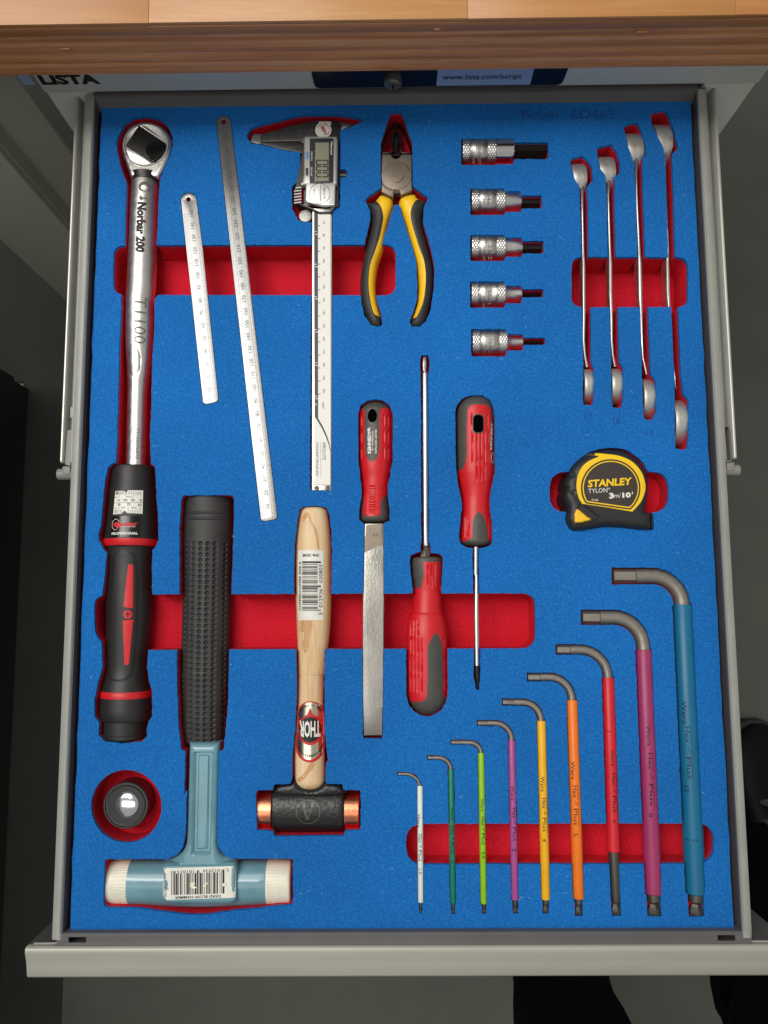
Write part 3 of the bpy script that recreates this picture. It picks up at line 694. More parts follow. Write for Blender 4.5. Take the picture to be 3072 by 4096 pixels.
SDB = T([(770, 483), (840, 485), (910, 525), (950, 600), (960, 700), (962, 1230), (922, 1400), (912, 1500), (920, 1640), (935, 1730), (935, 1880), (930, 1910), (870, 1945), (808, 1955)])+X([(220, 150), (225, 700), (238, 1500), (240, 1800), (222, 1960), (220, 2025), (180, 2025), (170, 1950), (145, 1850), (148, 1500), (140, 700), (132, 150)])+T([(742, 1955), (690, 1945), (635, 1915), (618, 1870), (618, 1800), (645, 1530), (605, 1330), (590, 1230), (582, 1000), (578, 640), (600, 570), (640, 520), (700, 490)])
pocket(SDB, 16)
DBH = M([(130, 150), (145, 110), (175, 92), (715, 92), (745, 110), (757, 160), (745, 700), (725, 1240), (695, 1900)])+N([(692, 60), (685, 500), (662, 800), (635, 1040), (588, 1062), (580, 1300), (570, 1980), (590, 2060), (640, 2130), (700, 2170)])+O([(1060, 802), (1525, 803), (1533, 820), (1533, 1140), (1380, 1158), (1100, 1185), (900, 1215), (790, 1217), (680, 1208), (400, 1168), (165, 1163), (140, 1150), (135, 1100), (147, 812), (175, 805), (600, 805), (680, 772), (722, 720), (740, 640), (750, 300)])+N([(225, 1500), (238, 1062), (195, 1040), (168, 800), (148, 300), (150, 60)])+M([(82, 1980), (112, 1265), (112, 500)])
pocket(DBH, 24)
CUH = P([(205, 190), (250, 143), (400, 128), (530, 150), (568, 210), (600, 450), (607, 700), (600, 1200), (530, 1900), (520, 2150)])+Q([(882, 0), (878, 600), (880, 900), (905, 1130), (918, 1225), (893, 1262), (887, 1430), (905, 1480), (1072, 1482), (1090, 1548), (1270, 1552), (1280, 1600), (1277, 1990), (1110, 1997), (1090, 2055), (330, 2060), (312, 2005), (130, 1988), (118, 1600), (138, 1552), (305, 1548), (322, 1488), (500, 1478), (520, 1430), (525, 1150), (552, 900), (572, 500), (565, 60)])+P([(165, 1950), (160, 1230), (140, 1200), (138, 1000), (150, 600), (180, 350)])
pocket(CUH, 22)
pocket(O(circ(305, 415, 260, 80, 268)), 22, .07)
HEX = [  # tip(u,v), corner(u,v), sleeve start (u,v), sleeve end (u,v), ball end (u,v), rod width px, sleeve width px
 (U, (48, 762), (212, 766), (243, 868), (250, 1897), (248, 1995), 24, 46),
 (U, (312, 618), (497, 622), (516, 722), (535, 1900), (537, 2000), 31, 48),
 (U, (520, 482), (768, 488), (783, 577), (806, 1908), (812, 1998), 34, 52),
 (U, (752, 312), (1036, 316), (1053, 463), (1083, 1872), (1088, 1998), 42, 60),
 (U, (972, 127), (1292, 132), (1315, 292), (1355, 1870), (1357, 1998), 54, 74)]
HEXW = [((2110, 2708), (2276, 2708), (2288, 2799), (2314, 3591), (2315, 3662), 30, 42),
 ((2225, 2598), (2417, 2599), (2432, 2710), (2454, 3404), (2466, 3662), 37, 48),
 ((2326, 2469), (2562, 2469), (2574, 2598), (2613.5, 3573), (2618, 3664), 55, 63),
 ((2449, 2304), (2708, 2304), (2729, 2418), (2781.5, 3571), (2786, 3665), 62, 76)]
keys = []
for o_, tip, cor, s0, s1, be, rw, sw in HEX: keys.append((o_.p(*tip), o_.p(*cor), o_.p(*s0), o_.p(*s1), o_.p(*be), rw/2.2114, sw/2.2114))
keys += HEXW
def offs(path, ws):
    a = np.array(path, float); t = np.gradient(a, axis=0); t /= np.linalg.norm(t, axis=1)[:, None]; n_ = np.stack([-t[:, 1], t[:, 0]], 1); w_ = np.array(ws)[:, None]
    return [tuple(p) for p in a+n_*w_]+[tuple(p) for p in (a-n_*w_)[::-1]]
def keypath(k):
    tip, cor, s0, s1, be, rw, sw = k; tip, cor, s0, s1, be = map(np.array, (tip, cor, s0, s1, be))
    r = np.linalg.norm(s0-cor)*.84; a = cor+(tip-cor)/np.linalg.norm(tip-cor)*r; b = cor+(s0-cor)/np.linalg.norm(s0-cor)*r
    arc = []
    for i in range(9):
        t_ = i/8*PI/2; c = a+(b-cor); arc.append(c+(cor-b)*math.cos(t_)*1+(cor-a)*math.sin(t_))
    return tip, arc, s0, s1, be
for k in keys:
    tip, arc, s0, s1, be = keypath(k); rw, sw = k[5], k[6]
    d = (tip-arc[0])/np.linalg.norm(tip-arc[0]); de = (be-s1)/np.linalg.norm(be-s1); ds = (s1-s0)/np.linalg.norm(s1-s0)
    path = [tip+d*3]+arc+[s0-ds*2, s0-ds*.1, (s0*2+s1)/3, (s0+2*s1)/3, s1+de*1, s1+de*4, be+de*2]
    w_ = [rw/2+3]+[rw/2+2.5]*len(arc)+[rw/2+2.5]+[sw/2+2]*4+[rw/2+1.2, rw/2+.4]
    pocket(offs(path, w_), min(10, .28*sw/5+2.5)+1)
# ---- triangulate the foam and raise its walls
tl, tr, brr, bll = [at(*p, 0)[:2] for p in ((407, 420), (2761, 401), (2935, 3712), (280, 3722))]
edge = resample([tuple(bll), tuple(brr), tuple(tr), tuple(tl)], 12, .25)
allp = list(edge); ed = [list(range(len(edge)))]
for o_, d_ in POCK:
    o_ = orient(o_); ed.append(list(range(len(allp), len(allp)+len(o_)))); allp += o_
vo, eo, fo, ov, oe, of = delaunay_2d_cdt([Vector(p) for p in allp], [], ed, 0, 1e-4, True)
dep = [0]+[d for _, d in POCK]
fd = [max([dep[i] for i in o]) if 0 in o else None for o in of]
vmap = {}; BV, BF, RV, RF = [], [], [], []
def vid(side_, i, z):
    L_, key = (BV, ('b', i, z)) if side_ == 'b' else (RV, ('r', i, z))
    if key not in vmap: vmap[key] = len(L_); L_.append((vo[i][0], vo[i][1], -z))
    return vmap[key]
em = {}
for k, (f, d) in enumerate(zip(fo, fd)):
    if d is None: continue
    s_ = 'b' if d < 3 else 'r'; (BF if s_ == 'b' else RF).append(tuple(vid(s_, i, d) for i in f))
    for i in range(len(f)): em[(f[i], f[(i+1) % len(f)])] = d
for (i, j), d in em.items():
    d2 = em.get((j, i), 31.0)
    if d2 <= d: continue
    lv = [d]+([3.0] if d < 3 < d2 else [])+[d2]
    for a_, b_ in zip(lv, lv[1:]):
        s_ = 'b' if b_ <= 3 else 'r'
        (BF if s_ == 'b' else RF).append((vid(s_, j, a_), vid(s_, i, a_), vid(s_, i, b_), vid(s_, j, b_)))
fm = Thing('foam_insert', 'blue and red two-layer foam insert with tool-shaped cutouts lying in the drawer', 'foam insert', (0, 0, -32))
fm.part('blue_layer', (BV, BF), 'blue_foam', sharp=30, surf=False)
fm.part('red_layer', (RV, RF), 'red_foam', sharp=30, surf=False)
fm.part('base_sheet', box(-228, 228, -304, 303, -33, -31), 'red_foam', surf=False, smooth=False)
fm.V = [(-300, -400, 0), (300, -400, 0), (300, 400, 0), (-300, 400, 0)]; fm.Fc = [(0, 1, 2, 3)]; fm._b = None
fm.textset([('Royal', Cz.p(180, 745), 42, 0, 145, 0, 0), ('ED463', Cz.p(525, 740), 38, 0, 165, 0, 0)], 'foam_mark', d=.08)
for b_, c_ in (('17', (365, 1580)), ('18', (632, 1622)), ('19', (945, 1738))): fm.textset([(b_, I.p(*c_), 26, -3, None, 0, 0)], 'foam_mark', d=.08, name='size_number')
# ================================================================ torque wrench
tw = Thing('torque_wrench', 'long torque wrench with chrome ratchet head and black and red grip', 'torque wrench', ctr((530, 1600), -20))
HD = D(spline([(505, 800), (455, 660), (436, 570), (445, 470), (490, 385), (560, 335), (660, 314), (770, 333), (850, 385), (905, 470), (915, 560), (890, 660), (835, 780), (800, 832)], 4, False)+[(790, 845), (530, 845), (512, 830)])
tw.part('ratchet_head', pillow(HD, 0.5, -18, 3.2, 1.1)[0], 'satin_chrome')
cc = D.p(671, 543); rr = 198/2.37
c3 = at(*cc, 1.0)
rmm = rr/5.05
fct = lambda x, y: .28*(y-c3[1])+.05*(x-c3[0])
disc = tw.part('ratchet_disc', revolve(c3, [(rmm+1.2, -2), (rmm+1.2, 1.0), (rmm+.9, 1.5), (rmm+.1, 1.5), (rmm, 1.1), (rmm-.6, .8), (0.01, .5)], 72), 'satin_chrome')
tw.part('disc_facet', plate(D([(612, 352), (668, 343), (740, 352), (805, 395), (850, 450), (866, 520)]), 1.0, -.5, .3, tilt=lambda x, y: -.12*(y-c3[1])-.1*(x-c3[0])+1.6), 'brushed_steel', disc)
tw.part('disc_facet', plate(D([(482, 548), (720, 706), (700, 728), (640, 735), (570, 715), (515, 670), (485, 600)]), 2.4, -.5, .3, tilt=lambda x, y: .10*(y-c3[1])), 'brushed_steel', disc)
sq = tw.part('square_plate', plate(D(rounded([(604, 356), (864, 530), (738, 705), (480, 545)], 8)), 2.6, .4, .5), 'black_oxide', disc)
tw.part('reversing_lever', plate(D(spline([(700, 530), (760, 508), (830, 515), (856, 545), (835, 610), (780, 670), (738, 700), (695, 650), (668, 590)], 4)), 3.6, 2.0, .6), 'black_gloss', disc)
tw.part('neck_collar', loft(D.st([(828, 522, 806), (840, 528, 802), (875, 538, 800), (892, 545, 797)]), -6, depth=.75, n=32), 'black_oxide')
sta = D.st([(880, 543, 797), (900, 540, 797), (1000, 532, 794), (1400, 515, 782), (1900, 497, 765)])+K.st([(0, 428, 741), (300, 424, 735), (520, 428, 724), (640, 436, 712), (740, 443, 700), (850, 447, 684), (950, 449, 668), (1100, 447, 660), (1500, 438, 648), (1850, 428, 635)])
sta = sorted(sta, key=lambda s: s[2])
def densify(st, stepv):
    a = np.array(st); vv = np.arange(a[0, 2], a[-1, 2], stepv); vv = np.unique(np.concatenate([vv, a[:, 2]]))
    return [(np.interp(v, a[:, 2], a[:, 0]), np.interp(v, a[:, 2], a[:, 1]), v) for v in vv]
cr = K.p(545, 700)
def crimp(u, v, th, r):
    if math.sin(th) < 0: return 0
    d = math.hypot((u-cr[0])/27, (v-cr[1])/57)
    return .45*(1-d*d) if d < 1 else -.30*max(0, 1-(d-1)/.25)
tw.part('tube', loft(densify(sta, 7), -9, n=110, depth=.93, disp=crimp), 'satin_chrome')
bc = D.p(655, 943); b3 = at(*bc, 1)
tw.part('pivot_pin', revolve((b3[0], b3[1]), [(4.0, -1), (4.0, 1.6), (3.4, 2.3), (1.8, 2.9), (.01, 3.1)], 32), 'satin_chrome')
hs_ = L.st([(126, 205, 490), (130, 190, 494), (160, 180, 497), (230, 175, 500), (290, 166, 504), (400, 158, 509), (520, 146, 514), (640, 132, 519), (662, 127, 520)])
ho = tw.part('scale_housing', loft(hs_, -15, sub=4, n=64, depth=.92), 'black_rubber')
tw.part('housing_ring', loft(L.st([(663, 124, 521), (680, 124, 521), (706, 134, 512), (712, 138, 508)]), -15, n=64, depth=.93), 'red_plastic')
gs_ = L.st([(713, 140, 500), (722, 146, 492), (760, 150, 482), (850, 154, 477), (1000, 150, 476), (1150, 147, 474), (1300, 146, 463), (1450, 144, 449), (1560, 144, 440), (1620, 140, 437), (1700, 124, 447), (1770, 106, 462)])
gp = L(spline([(228, 900), (232, 800), (260, 765), (310, 752), (370, 765), (395, 800), (408, 900), (412, 1100), (400, 1350), (380, 1550), (368, 1640), (330, 1680), (270, 1690), (215, 1675), (190, 1620), (190, 1500), (200, 1200)], 4))
def bandmask(u, v, poly, w_):
    return None
gpa = np.array(gp); vmin, vmax = gpa[:, 1].min(), gpa[:, 1].max()
def grip_disp(u, v, th, r):
    if math.sin(th) < 0: return 0
    ins = inpoly([u], [v], gpa)[0]
    e = min(1.0, distpoly(np.array([(u, v)]), gpa)[0]/5.0)
    return .55*e if ins else -.25*(1-e)
gr = tw.part('grip', loft(gs_, -15, sub=9, n=84, depth=.92, disp=grip_disp), 'black_rubber', sharp=60)
tw.part('end_ring', loft(L.st([(1770, 104, 464), (1776, 100, 469), (1812, 98, 471), (1818, 100, 470)]), -15, n=64, depth=.93), 'red_plastic')
tw.part('end_knob', loft(L.st([(1818, 98, 472), (1900, 93, 475), (1955, 92, 476), (1985, 104, 466), (1992, 112, 440), (2040, 112, 432), (2085, 112, 428), (2092, 108, 436), (2115, 112, 437), (2135, 140, 420), (2150, 200, 360)]), -15, n=64, depth=.92, disp=lambda u, v, th, r: -.25 if abs(v-(1800+1990/1.843)) < 4 else 0), 'black_rubber')
r1 = tw.print('red_inlay', L([(292, 845), (300, 842), (320, 842), (326, 850), (324, 1168), (258, 1157)]), 'red_plastic', 3, .5, parent=gr)
r2 = tw.print('red_inlay', L([(252, 1260), (324, 1250), (290, 1582), (284, 1588), (264, 1588), (259, 1580)]), 'red_plastic', 3, .5, parent=gr)
tw.print('red_button', L(circ(288, 1212, 32, 32)), 'red_plastic', 3, .5, parent=gr)
tw.print('cross_mark', L([(268, 1208), (285, 1208), (285, 1190), (291, 1190), (291, 1208), (308, 1208), (308, 1215), (291, 1215), (291, 1233), (285, 1233), (285, 1215), (268, 1215)]), 'print_black', 3, .75, parent=gr)
win = tw.print('scale_window', WS([(330, 362), (550, 368), (600, 410), (640, 358), (965, 340), (960, 905), (640, 900), (570, 835), (500, 915), (280, 925), (300, 640)]), 'white_print', 3, .2, parent=ho)
ti = []
def bar(a, b, w_):
    a = np.array(a, float); b = np.array(b, float); d = (b-a)/np.linalg.norm(b-a); n_ = np.array([-d[1], d[0]])*w_/2
    return [tuple(a+n_), tuple(b+n_), tuple(b-n_), tuple(a-n_)]
for i, x_ in enumerate([348, 362, 376, 390, 404, 430, 458, 485, 512, 538, 585, 618, 650, 690, 725, 765, 805, 845, 880, 915]):
    ti.append(WS(bar((x_, 372), (x_, 520 if x_ in (430, 585, 765) else 460), 6)))
for x_ in [325, 345, 368, 392, 432, 468, 508, 655, 703, 755, 805, 858, 912]:
    ti.append(WS(bar((x_, 745 if x_ in (432, 655, 912) else 815), (x_, 900), 6)))
ti.append(WS(bar((300, 655), (962, 637), 6)))
tw.textset([('110', WS.p(420, 592), 10, -2, 14, 0, 0), ('100', WS.p(580, 588), 10, -2, 18, 0, 0), ('90', WS.p(755, 585), 10, -2, 14, 0, 0), ('8', WS.p(922, 585), 10, 0, 6, 0, 0), ('80', WS.p(437, 695), 11, -2, 10, 0, 0), ('70', WS.p(665, 690), 11, 0, 13, 0, 0), ('60', WS.p(905, 690), 11, 0, 11, 0, 0), ('N m', WS.p(675, 508), 7, 0, 18, 0, 0), ('N m', WS.p(370, 515), 6, 0, 13, 0, 0), ('lbf ft', WS.p(545, 768), 6, 0, 16, 0, 0), ('lbf ft', WS.p(787, 768), 6, 0, 18, 0, 0), ('bf ft', WS.p(352, 773), 5, 0, 10, 0, 0)], 'print_black', 3, .38, win, 'scale_marks', extra=ti)
bp_ = tw.print('badge', WS([(240, 970), (940, 968), (925, 1470), (225, 1478)]), 'glass_black', 3, .12, parent=ho)
hx = WS([(350, 1028), (448, 1085), (448, 1115), (305, 1120), (270, 1110), (268, 1225), (335, 1305), (362, 1295), (368, 1222), (305, 1215)])
out_ = [WS(bar(a, b, 9)) for a, b in zip([(350, 1030), (448, 1085), (350, 1030), (265, 1100), (262, 1230), (335, 1310)], [(448, 1085), (448, 1115), (265, 1100), (262, 1230), (335, 1310), (375, 1290)])]
tw.textset([('PROFESSIONAL', WS.p(568, 1382), 10.5, -1, 105, .035, 0)], 'white_print', 3, .3, bp_, extra=out_)
tw.textset([('norbar', WS.p(650, 1160), 20, -1, 70, .06, 0), ('®', WS.p(880, 1125), 5, 0, 5, 0, 0)], 'print_red', 3, .3, bp_, extra=[WS([(305, 1122), (450, 1112), (450, 1235), (372, 1292), (368, 1222), (305, 1215)])])
tw.textset([('Torque', WS.p(640, 1225), 3.5, 0, 62, .03, 0)], 'white_print', 3, .3, bp_)
tw.textset([('Norbar 200', D.p(625, 1325), 37, 92.5, 201, .055, 0)], 'print_black', 1)
tw.textset([('T1100', (559, 1280), 45, 91.5, 186, 0, 0)], 'engrave', 1)
ar = D.p(630, 1050)
tw.textset([('Made in England', D.p(580, 1738), 10, 92, 112, 0, 0), ('79108296B78', K.p(533, 1578), 12, 92, 122, 0, 0), ('PART No.15016', K.p(478, 1550), 12, 92, 140, 0, 0)], 'engrave', 1, extra=[D([(605, 1048), (625, 1022), (640, 1038), (640, 1042), (675, 1042), (675, 1058), (640, 1058), (640, 1062), (628, 1075)])])

# ================================================================ rulers
def ruler(nm, lab, outl, hole, top, bot, n_mm, v_first, v_last, zz, slope):
    t = Thing('steel_ruler', lab, 'steel ruler', ctr(((top[0]+bot[0])/2, (top[1]+bot[1])/2), -.5), group='steel rulers')
    t.part('blade', plate(outl, .35, -.6, .22, holes=[circ(hole[0], hole[1], hole[2], 24)]), 'ruler_steel', sharp=60)
    # axis in mm
    a = at(*bot, .35)[:2]; b = at(*top, .35)[:2]; d = (b-a)/np.linalg.norm(b-a); n_ = np.array([d[1], -d[0]])
    def PT(s, q): p = a+d*s+n_*q; return (p[0], p[1], .35+.05)
    hw = slope; vs, fs = [], []
    def quad(s0, q0, s1, q1, w_):
        dx = np.array([s1-s0, q1-q0]); dx /= np.linalg.norm(dx); e = np.array([-dx[1], dx[0]])*w_/2; n0 = len(vs)
        for s_, q_ in ((s0+e[0], q0+e[1]), (s1+e[0], q1+e[1]), (s1-e[0], q1-e[1]), (s0-e[0], q0-e[1])): vs.append(PT(s_, q_))
        fs.append((n0, n0+1, n0+2, n0+3))
    for k in range(0, n_mm+1):
        ln = 3.0 if k % 10 == 0 else (2.4 if k % 5 == 0 else 1.8)
        quad(k+.6, -hw+.1, k+.6, -hw+ln, .16)
        quad(k+.6, hw-.1, k+.6, hw-ln, .16)
    for q in (-hw+3.1, hw-3.1): quad(.5, q, n_mm+1, q, .14)
    t.part('graduation_marks', (vs, fs), 'print_grey', smooth=False, surf=False, kind='stuff')
    ang = math.degrees(math.atan2(d[1], d[0]))
    vs, fs = [], []
    for k in range(10, n_mm+1, 10):
        body = str(k); v, f = rawtext(body, 0, 0); c0 = (v[:, 0].min()+v[:, 0].max())/2; c1 = (v[:, 1].min()+v[:, 1].max())/2; kk = 3.0/.72
        n0 = len(vs); vs += [PT(k+.6+(p[0]-c0)*kk*.62 if False else k+.6+(p[0]-c0)*kk, -(p[1]-c1)*kk) for p in v]; fs += [tuple(i+n0 for i in g) for g in f]
    t.part('numerals', (vs, fs), 'print_grey', smooth=False, surf=False)
    return t
ruler('s', 'short steel ruler marked to 150, beside the torque wrench', [(723.5, 801), (729, 784), (742, 774.5), (755, 771), (769, 774.5), (783, 786), (786, 800), (809.5, 979), (873, 1590), (871, 1602), (860, 1609), (825, 1616.5), (814.5, 1613), (811.5, 1606)], (754, 797, 8.5), (757, 771), (843, 1613), 150, 0, 0, 0, 6.3)
ruler('l', 'long steel ruler marked to 300, lying between short ruler and caliper', [(864.5, 482), (869.5, 472.5), (881, 466), (895, 463.5), (909, 466), (919.5, 474), (923, 484), (1108, 2062), (1107, 2071), (1100, 2077.5), (1057, 2085), (1046.5, 2082), (1042.5, 2074)], (895, 488, 9), (895, 465), (1076, 2082), 300, 0, 0, 0, 6.0)

# ================================================================ caliper
ca = Thing('digital_caliper', 'digital caliper with grey display and white scale bar', 'caliper', ctr((1200, 900), -8))
bm_ = ca.part('beam', plate([Ez.p(963, 1200), Ez.p(1186, 1200), CB.p(328, 2000), CB.p(326, 2112), CB.p(124, 2112), CB.p(122, 2000)], 0.4, -3.4, .5), 'brushed_steel')
pl_ = ca.print('scale_plate', [Ez.p(985, 1240), Ez.p(1164, 1240), CB.p(318, 2056), CB.p(150, 2056)], 'white_print', .4, .08, step=8, parent=bm_)
ca.print('inch_band', [Ez.p(985, 1242), Ez.p(1028, 1242), CB.p(187, 100), CB.p(189, 1362), CB.p(150, 1340), CB.p(147, 100)], 'panel_dark', .4, .16, step=8, parent=bm_)
pts_in = [(150, 1340), (189, 1362), (240, 1450), (280, 1540), (308, 1630), (318, 1690), (318, 1720), (300, 1640), (268, 1550), (225, 1460), (180, 1385)]
ca.print('curved_line', CB(pts_in), 'print_grey', .4, .17, step=6, parent=bm_)
tks, txt = [], []
def vmm(mmv): # survey row of a millimetre mark
    return float(np.interp(mmv, [70, 80, 90, 110, 130, 160, 180, 200], [Ez.p(0, 1392)[1], Ez.p(0, 1532)[1], 1005, 1108, CB.p(0, 160)[1], CB.p(0, 568)[1], CB.p(0, 838)[1], CB.p(0, 1110)[1]]))
def ucal(v, f): 
    l_ = np.interp(v, [848, 1962], [1256, 1257.5]); r_ = np.interp(v, [848, 1962], [1321, 1322]); return l_+(r_-l_)*f
for k in range(70, 201, 10):
    v = vmm(k); u = ucal(v, .25); tks.append(bar((u, v), (u+9, v), 2.6))
    txt.append((str(k), (ucal(v, .60), v-13), 8.6, 91, None, .0, 0))
txt += [('mm', CB.p(240, 1228), 8, 91, 23, 0, 0), ('ABSOLUTE', CB.p(252, 1702), 13, 90.5, 70, 0, 0), ('COOLANT PROOF IP67', CB.p(180, 1788), 9, 90.5, 135, .01, 0)]
tks += [CB(bar((215, 1610), (217, 1965), 2)), CB(bar((150, 2056), (318, 2056), 4)), CB(bar((149, 1345), (149, 2100), 3)), CB(bar((319, 1700), (319, 2100), 4))]
ca.textset(txt, 'print_grey', .4, .2, pl_, extra=tks)
ca.textset([(s, (ucal(v, .10), v), 8, 91, None, .02, 0) for s, v in (('3', Ez.p(0, 1455)[1]), ('4', 1057), ('5', CB.p(0, 98)[1]), ('6', CB.p(0, 440)[1]), ('7', CB.p(0, 782)[1]), ('8', CB.p(0, 1135)[1]), ('in', CB.p(0, 1218)[1]))], 'white_print', .4, .26, pl_, extra=[bar((ucal(v, .08), v), (ucal(v, .23), v), 3) for v in (Ez.p(0, 1488)[1], 1068, CB.p(0, 120)[1], CB.p(0, 464)[1], CB.p(0, 810)[1], CB.p(0, 1158)[1])])
ca.part('rivet', revolve(at(*CB.p(175, 2087), .4), [(1.7, .2), (1.7, .8), (1.2, .9), (1.0, .5), (.01, .5)], 24), 'dark_steel', bm_)
ca.part('rivet', revolve(at(*CB.p(287, 2087), .4), [(1.7, .2), (1.7, .8), (1.2, .9), (1.0, .5), (.01, .5)], 24), 'dark_steel', bm_)
ca.part('fixed_jaw', plate(Ez([(400, 372), (560, 330), (760, 272), (990, 224), (1266, 226), (1270, 480), (850, 480), (838, 452), (402, 462)]), -1.0, -6, .8), 'dark_steel')
ca.part('sliding_jaw', plate(Ez([(402, 464), (838, 454), (848, 482), (1270, 482), (1274, 770), (1262, 1174), (868, 1174), (866, 880), (850, 584), (640, 551), (404, 488)]), -1.2, -6, .8), 'dark_steel')
ca.part('jaw_tip', plate(Ez([(312, 374), (402, 376), (400, 487), (283, 468), (292, 420)]), -.6, -6, .5), 'ruler_steel')
ca.part('inside_jaw', plate(Ez([(1270, 240), (1450, 272), (1350, 307), (1278, 330)]), -4.4, -7, .4), 'ruler_steel')
sb = ca.part('slider_body', plate(Ez(rounded([(876, 402), (1238, 402), (1256, 430), (1258, 1172), (1190, 1192), (1182, 1246), (1040, 1250), (962, 1214), (860, 1172), (790, 1146), (764, 1110), (763, 975), (835, 932), (866, 830)], 10)), 2.6, -5, 1.2), 'dark_steel')
bz = ca.part('display_bezel', plate(Ez(rounded([(886, 396), (1230, 398), (1246, 425), (1240, 928), (880, 934), (836, 944), (858, 880), (868, 810), (872, 420)], 14)), 5.4, 0, 1.4), 'silver_plastic')
ca.part('display_panel', plate(Ez(rounded([(938, 424), (1200, 422), (1198, 915), (934, 918)], 16)), 5.9, 5, .2), 'panel_dark', bz)
lc = ca.part('lcd_screen', plate(Ez(rounded([(998, 470), (1150, 468), (1147, 892), (992, 898)], 3)), 6.05, 5.5, .1), 'lcd', bz)
def seg0(v0, v1):
    out_ = []; x0, x1, xm = 1012, 1138, 1072; w_ = 13
    for a, b in (((x0, v0), (x0, v1)), ((x1, v0), (x1, v1)), ((x0+6, v0), (xm-6, v0)), ((xm+6, v0), (x1-6, v0)), ((x0+6, v1), (xm-6, v1)), ((xm+6, v1), (x1-6, v1))): out_.append(Ez(bar(a, b, w_)))
    return out_
ca.V, ca.Fc, ca._b = ca.V, ca.Fc, None
digs = sum([seg0(a, b) for a, b in ((668, 716), (737, 782), (805, 850))], [])+[Ez(circ(1018, 726, 7, 10)), Ez(bar((1022, 858), (1026, 895), 5))]
ca.textset([], 'print_black', 6, .1, bz, 'digits', extra=digs)
ca.textset([('Mitutoyo', Ez.p(1176, 535), 9, 90, 53, .02, 0), ('ORIGIN', Ez.p(960, 618), 6, 90, 36, 0, 0), ('ZERO/ABS', Ez.p(957, 790), 6, 90, 36, 0, 0)], 'white_print', 6, .1, bz)
ca.part('button', plate(Ez(rounded([(888, 568), (917, 565), (917, 650), (889, 648)], 10)), 6.4, 5, .4), 'button_blue', bz)
ca.part('button', plate(Ez(rounded([(890, 748), (918, 745), (918, 830), (891, 828)], 10)), 6.2, 5, .4), 'dark_steel', bz, label='dark grey rubber button')
bcv = ca.part('battery_cover', plate(Ez(rounded([(900, 922), (1208, 915), (1220, 935), (1216, 1162), (1095, 1168), (1000, 1150), (905, 1128), (890, 1100), (894, 935)], 14)), 5.0, 2.4, .7), 'battery_cover')
ca.textset([('ABSOLUTE', Ez.p(1096, 1030), 10, 90, 50, 0, 0), ('IP67', Ez.p(985, 1030), 8, 90, 30, 0, 0)], 'print_grey', 5, .1, bcv)
ca.print('cover_ring', Ez(circ(1047, 1035, 115, 48)), 'print_grey', 5, .12, step=6, parent=bcv, holes=[Ez(circ(1047, 1035, 110, 48))])
ca.part('coin_slot', plate(Ez([(1032, 935), (1060, 935), (1066, 1122), (1030, 1122)]), 5.25, 4.8, .1), 'brushed_steel', bcv)
for k, v in enumerate((972, 1006, 1040, 1072, 1105, 1136)):
    ca.part('thumb_ridge', tube([at(*Ez.p(766+(k in (0,))*15, v+4), 4.0), at(*Ez.p(845, v-6), 4.2)], .75, 8), 'silver_plastic', sb)
wc = at(*Ez.p(888, 1280), 1)
ca.part('thumb_roller', revolve(wc, [(5.0, -5), (5.0, .4), (4.6, .9), (3.4, 1.0), (3.2, .7), (.01, .8)], 40), 'file_steel')
lw = at(*Ez.p(1322, 828), -3)
ca.part('lock_screw', tube([(lw[0]-5, lw[1], -4), (lw[0]+1.2, lw[1], -4)], 2.2, 16), 'dark_steel')
ca.textset([('019', Ez.p(885, 338), 15, -2, 66, 0, 0)], 'print_grey', 0, .12)
st_ = ca.print('round_sticker', Ez(circ(1085, 318, 90, 40)), 'white_label', 1, .3, step=5)
ca.print('sticker_tail', Ez([(1036, 222), (1170, 222), (1172, 262), (1036, 262)]), 'white_label', 1, .25, step=5, parent=st_)
rt = []
for i, chh in enumerate('CALIBRATION'):
    a = -150+i*19; x_ = 1085+70*math.cos(math.radians(a)); y_ = 318+70*math.sin(math.radians(a)); rt.append((chh, Ez.p(x_, y_), 7, a+90, None, .02, 0))
ca.textset(rt+[('SEPT', Ez.p(1092, 320), 12, 70, 38, .03, 0)], 'print_red', 1, .45, st_, extra=[Ez(bar((1052, 280), (1110, 385), 5)), Ez(bar((1062, 262), (1128, 372), 5))])

# ================================================================ pliers
pr_ = Thing('combination_pliers', 'pliers with yellow and black handles and steel jaws toned dark for shade', 'pliers', ctr((1585, 900), -10))
jl = [(506, 208), (522, 196), (541, 192), (541, 300), (520, 340), (516, 360), (516, 420), (530, 470), (495, 500), (414, 505), (413, 440), (455, 320), (480, 262)]
jr = [(545, 192), (566, 192), (590, 205), (625, 270), (655, 345), (686, 440), (691, 505), (596, 502), (572, 470), (574, 380), (566, 340), (548, 300)]
pvt = at(*F.p(550, 500), 0)
tl_ = lambda x, y: -max(0.0, (y-pvt[1]))*.055
pr_.part('joint_core', plate(F([(500, 300), (590, 300), (600, 395), (568, 398), (560, 480), (590, 520), (500, 520), (535, 480), (530, 398), (495, 395)]), -6, -12, .5), 'black_oxide')
for q in (jl, jr): pr_.part('jaw', plate(F(q), -2.0, -12, 1.6, tilt=tl_), 'jaw_steel_shaded')
hd = [(413, 506), (495, 500), (520, 535), (545, 545), (575, 532), (596, 503), (691, 506), (695, 640), (697, 842), (640, 866), (588, 884), (580, 842), (525, 840), (520, 902), (460, 880), (407, 852), (408, 640)]
hp = pr_.part('pliers_head', plate(F(hd), -1.2, -12, 1.2), 'plier_steel')
rv = at(*F.p(550, 703), -1.2)
pr_.part('rivet', revolve(rv, [(12.3/1.0*.95, -2.2), (11.6, -.7), (11.0, -.5), (.01, -.4)], 48), 'plier_steel', hp)
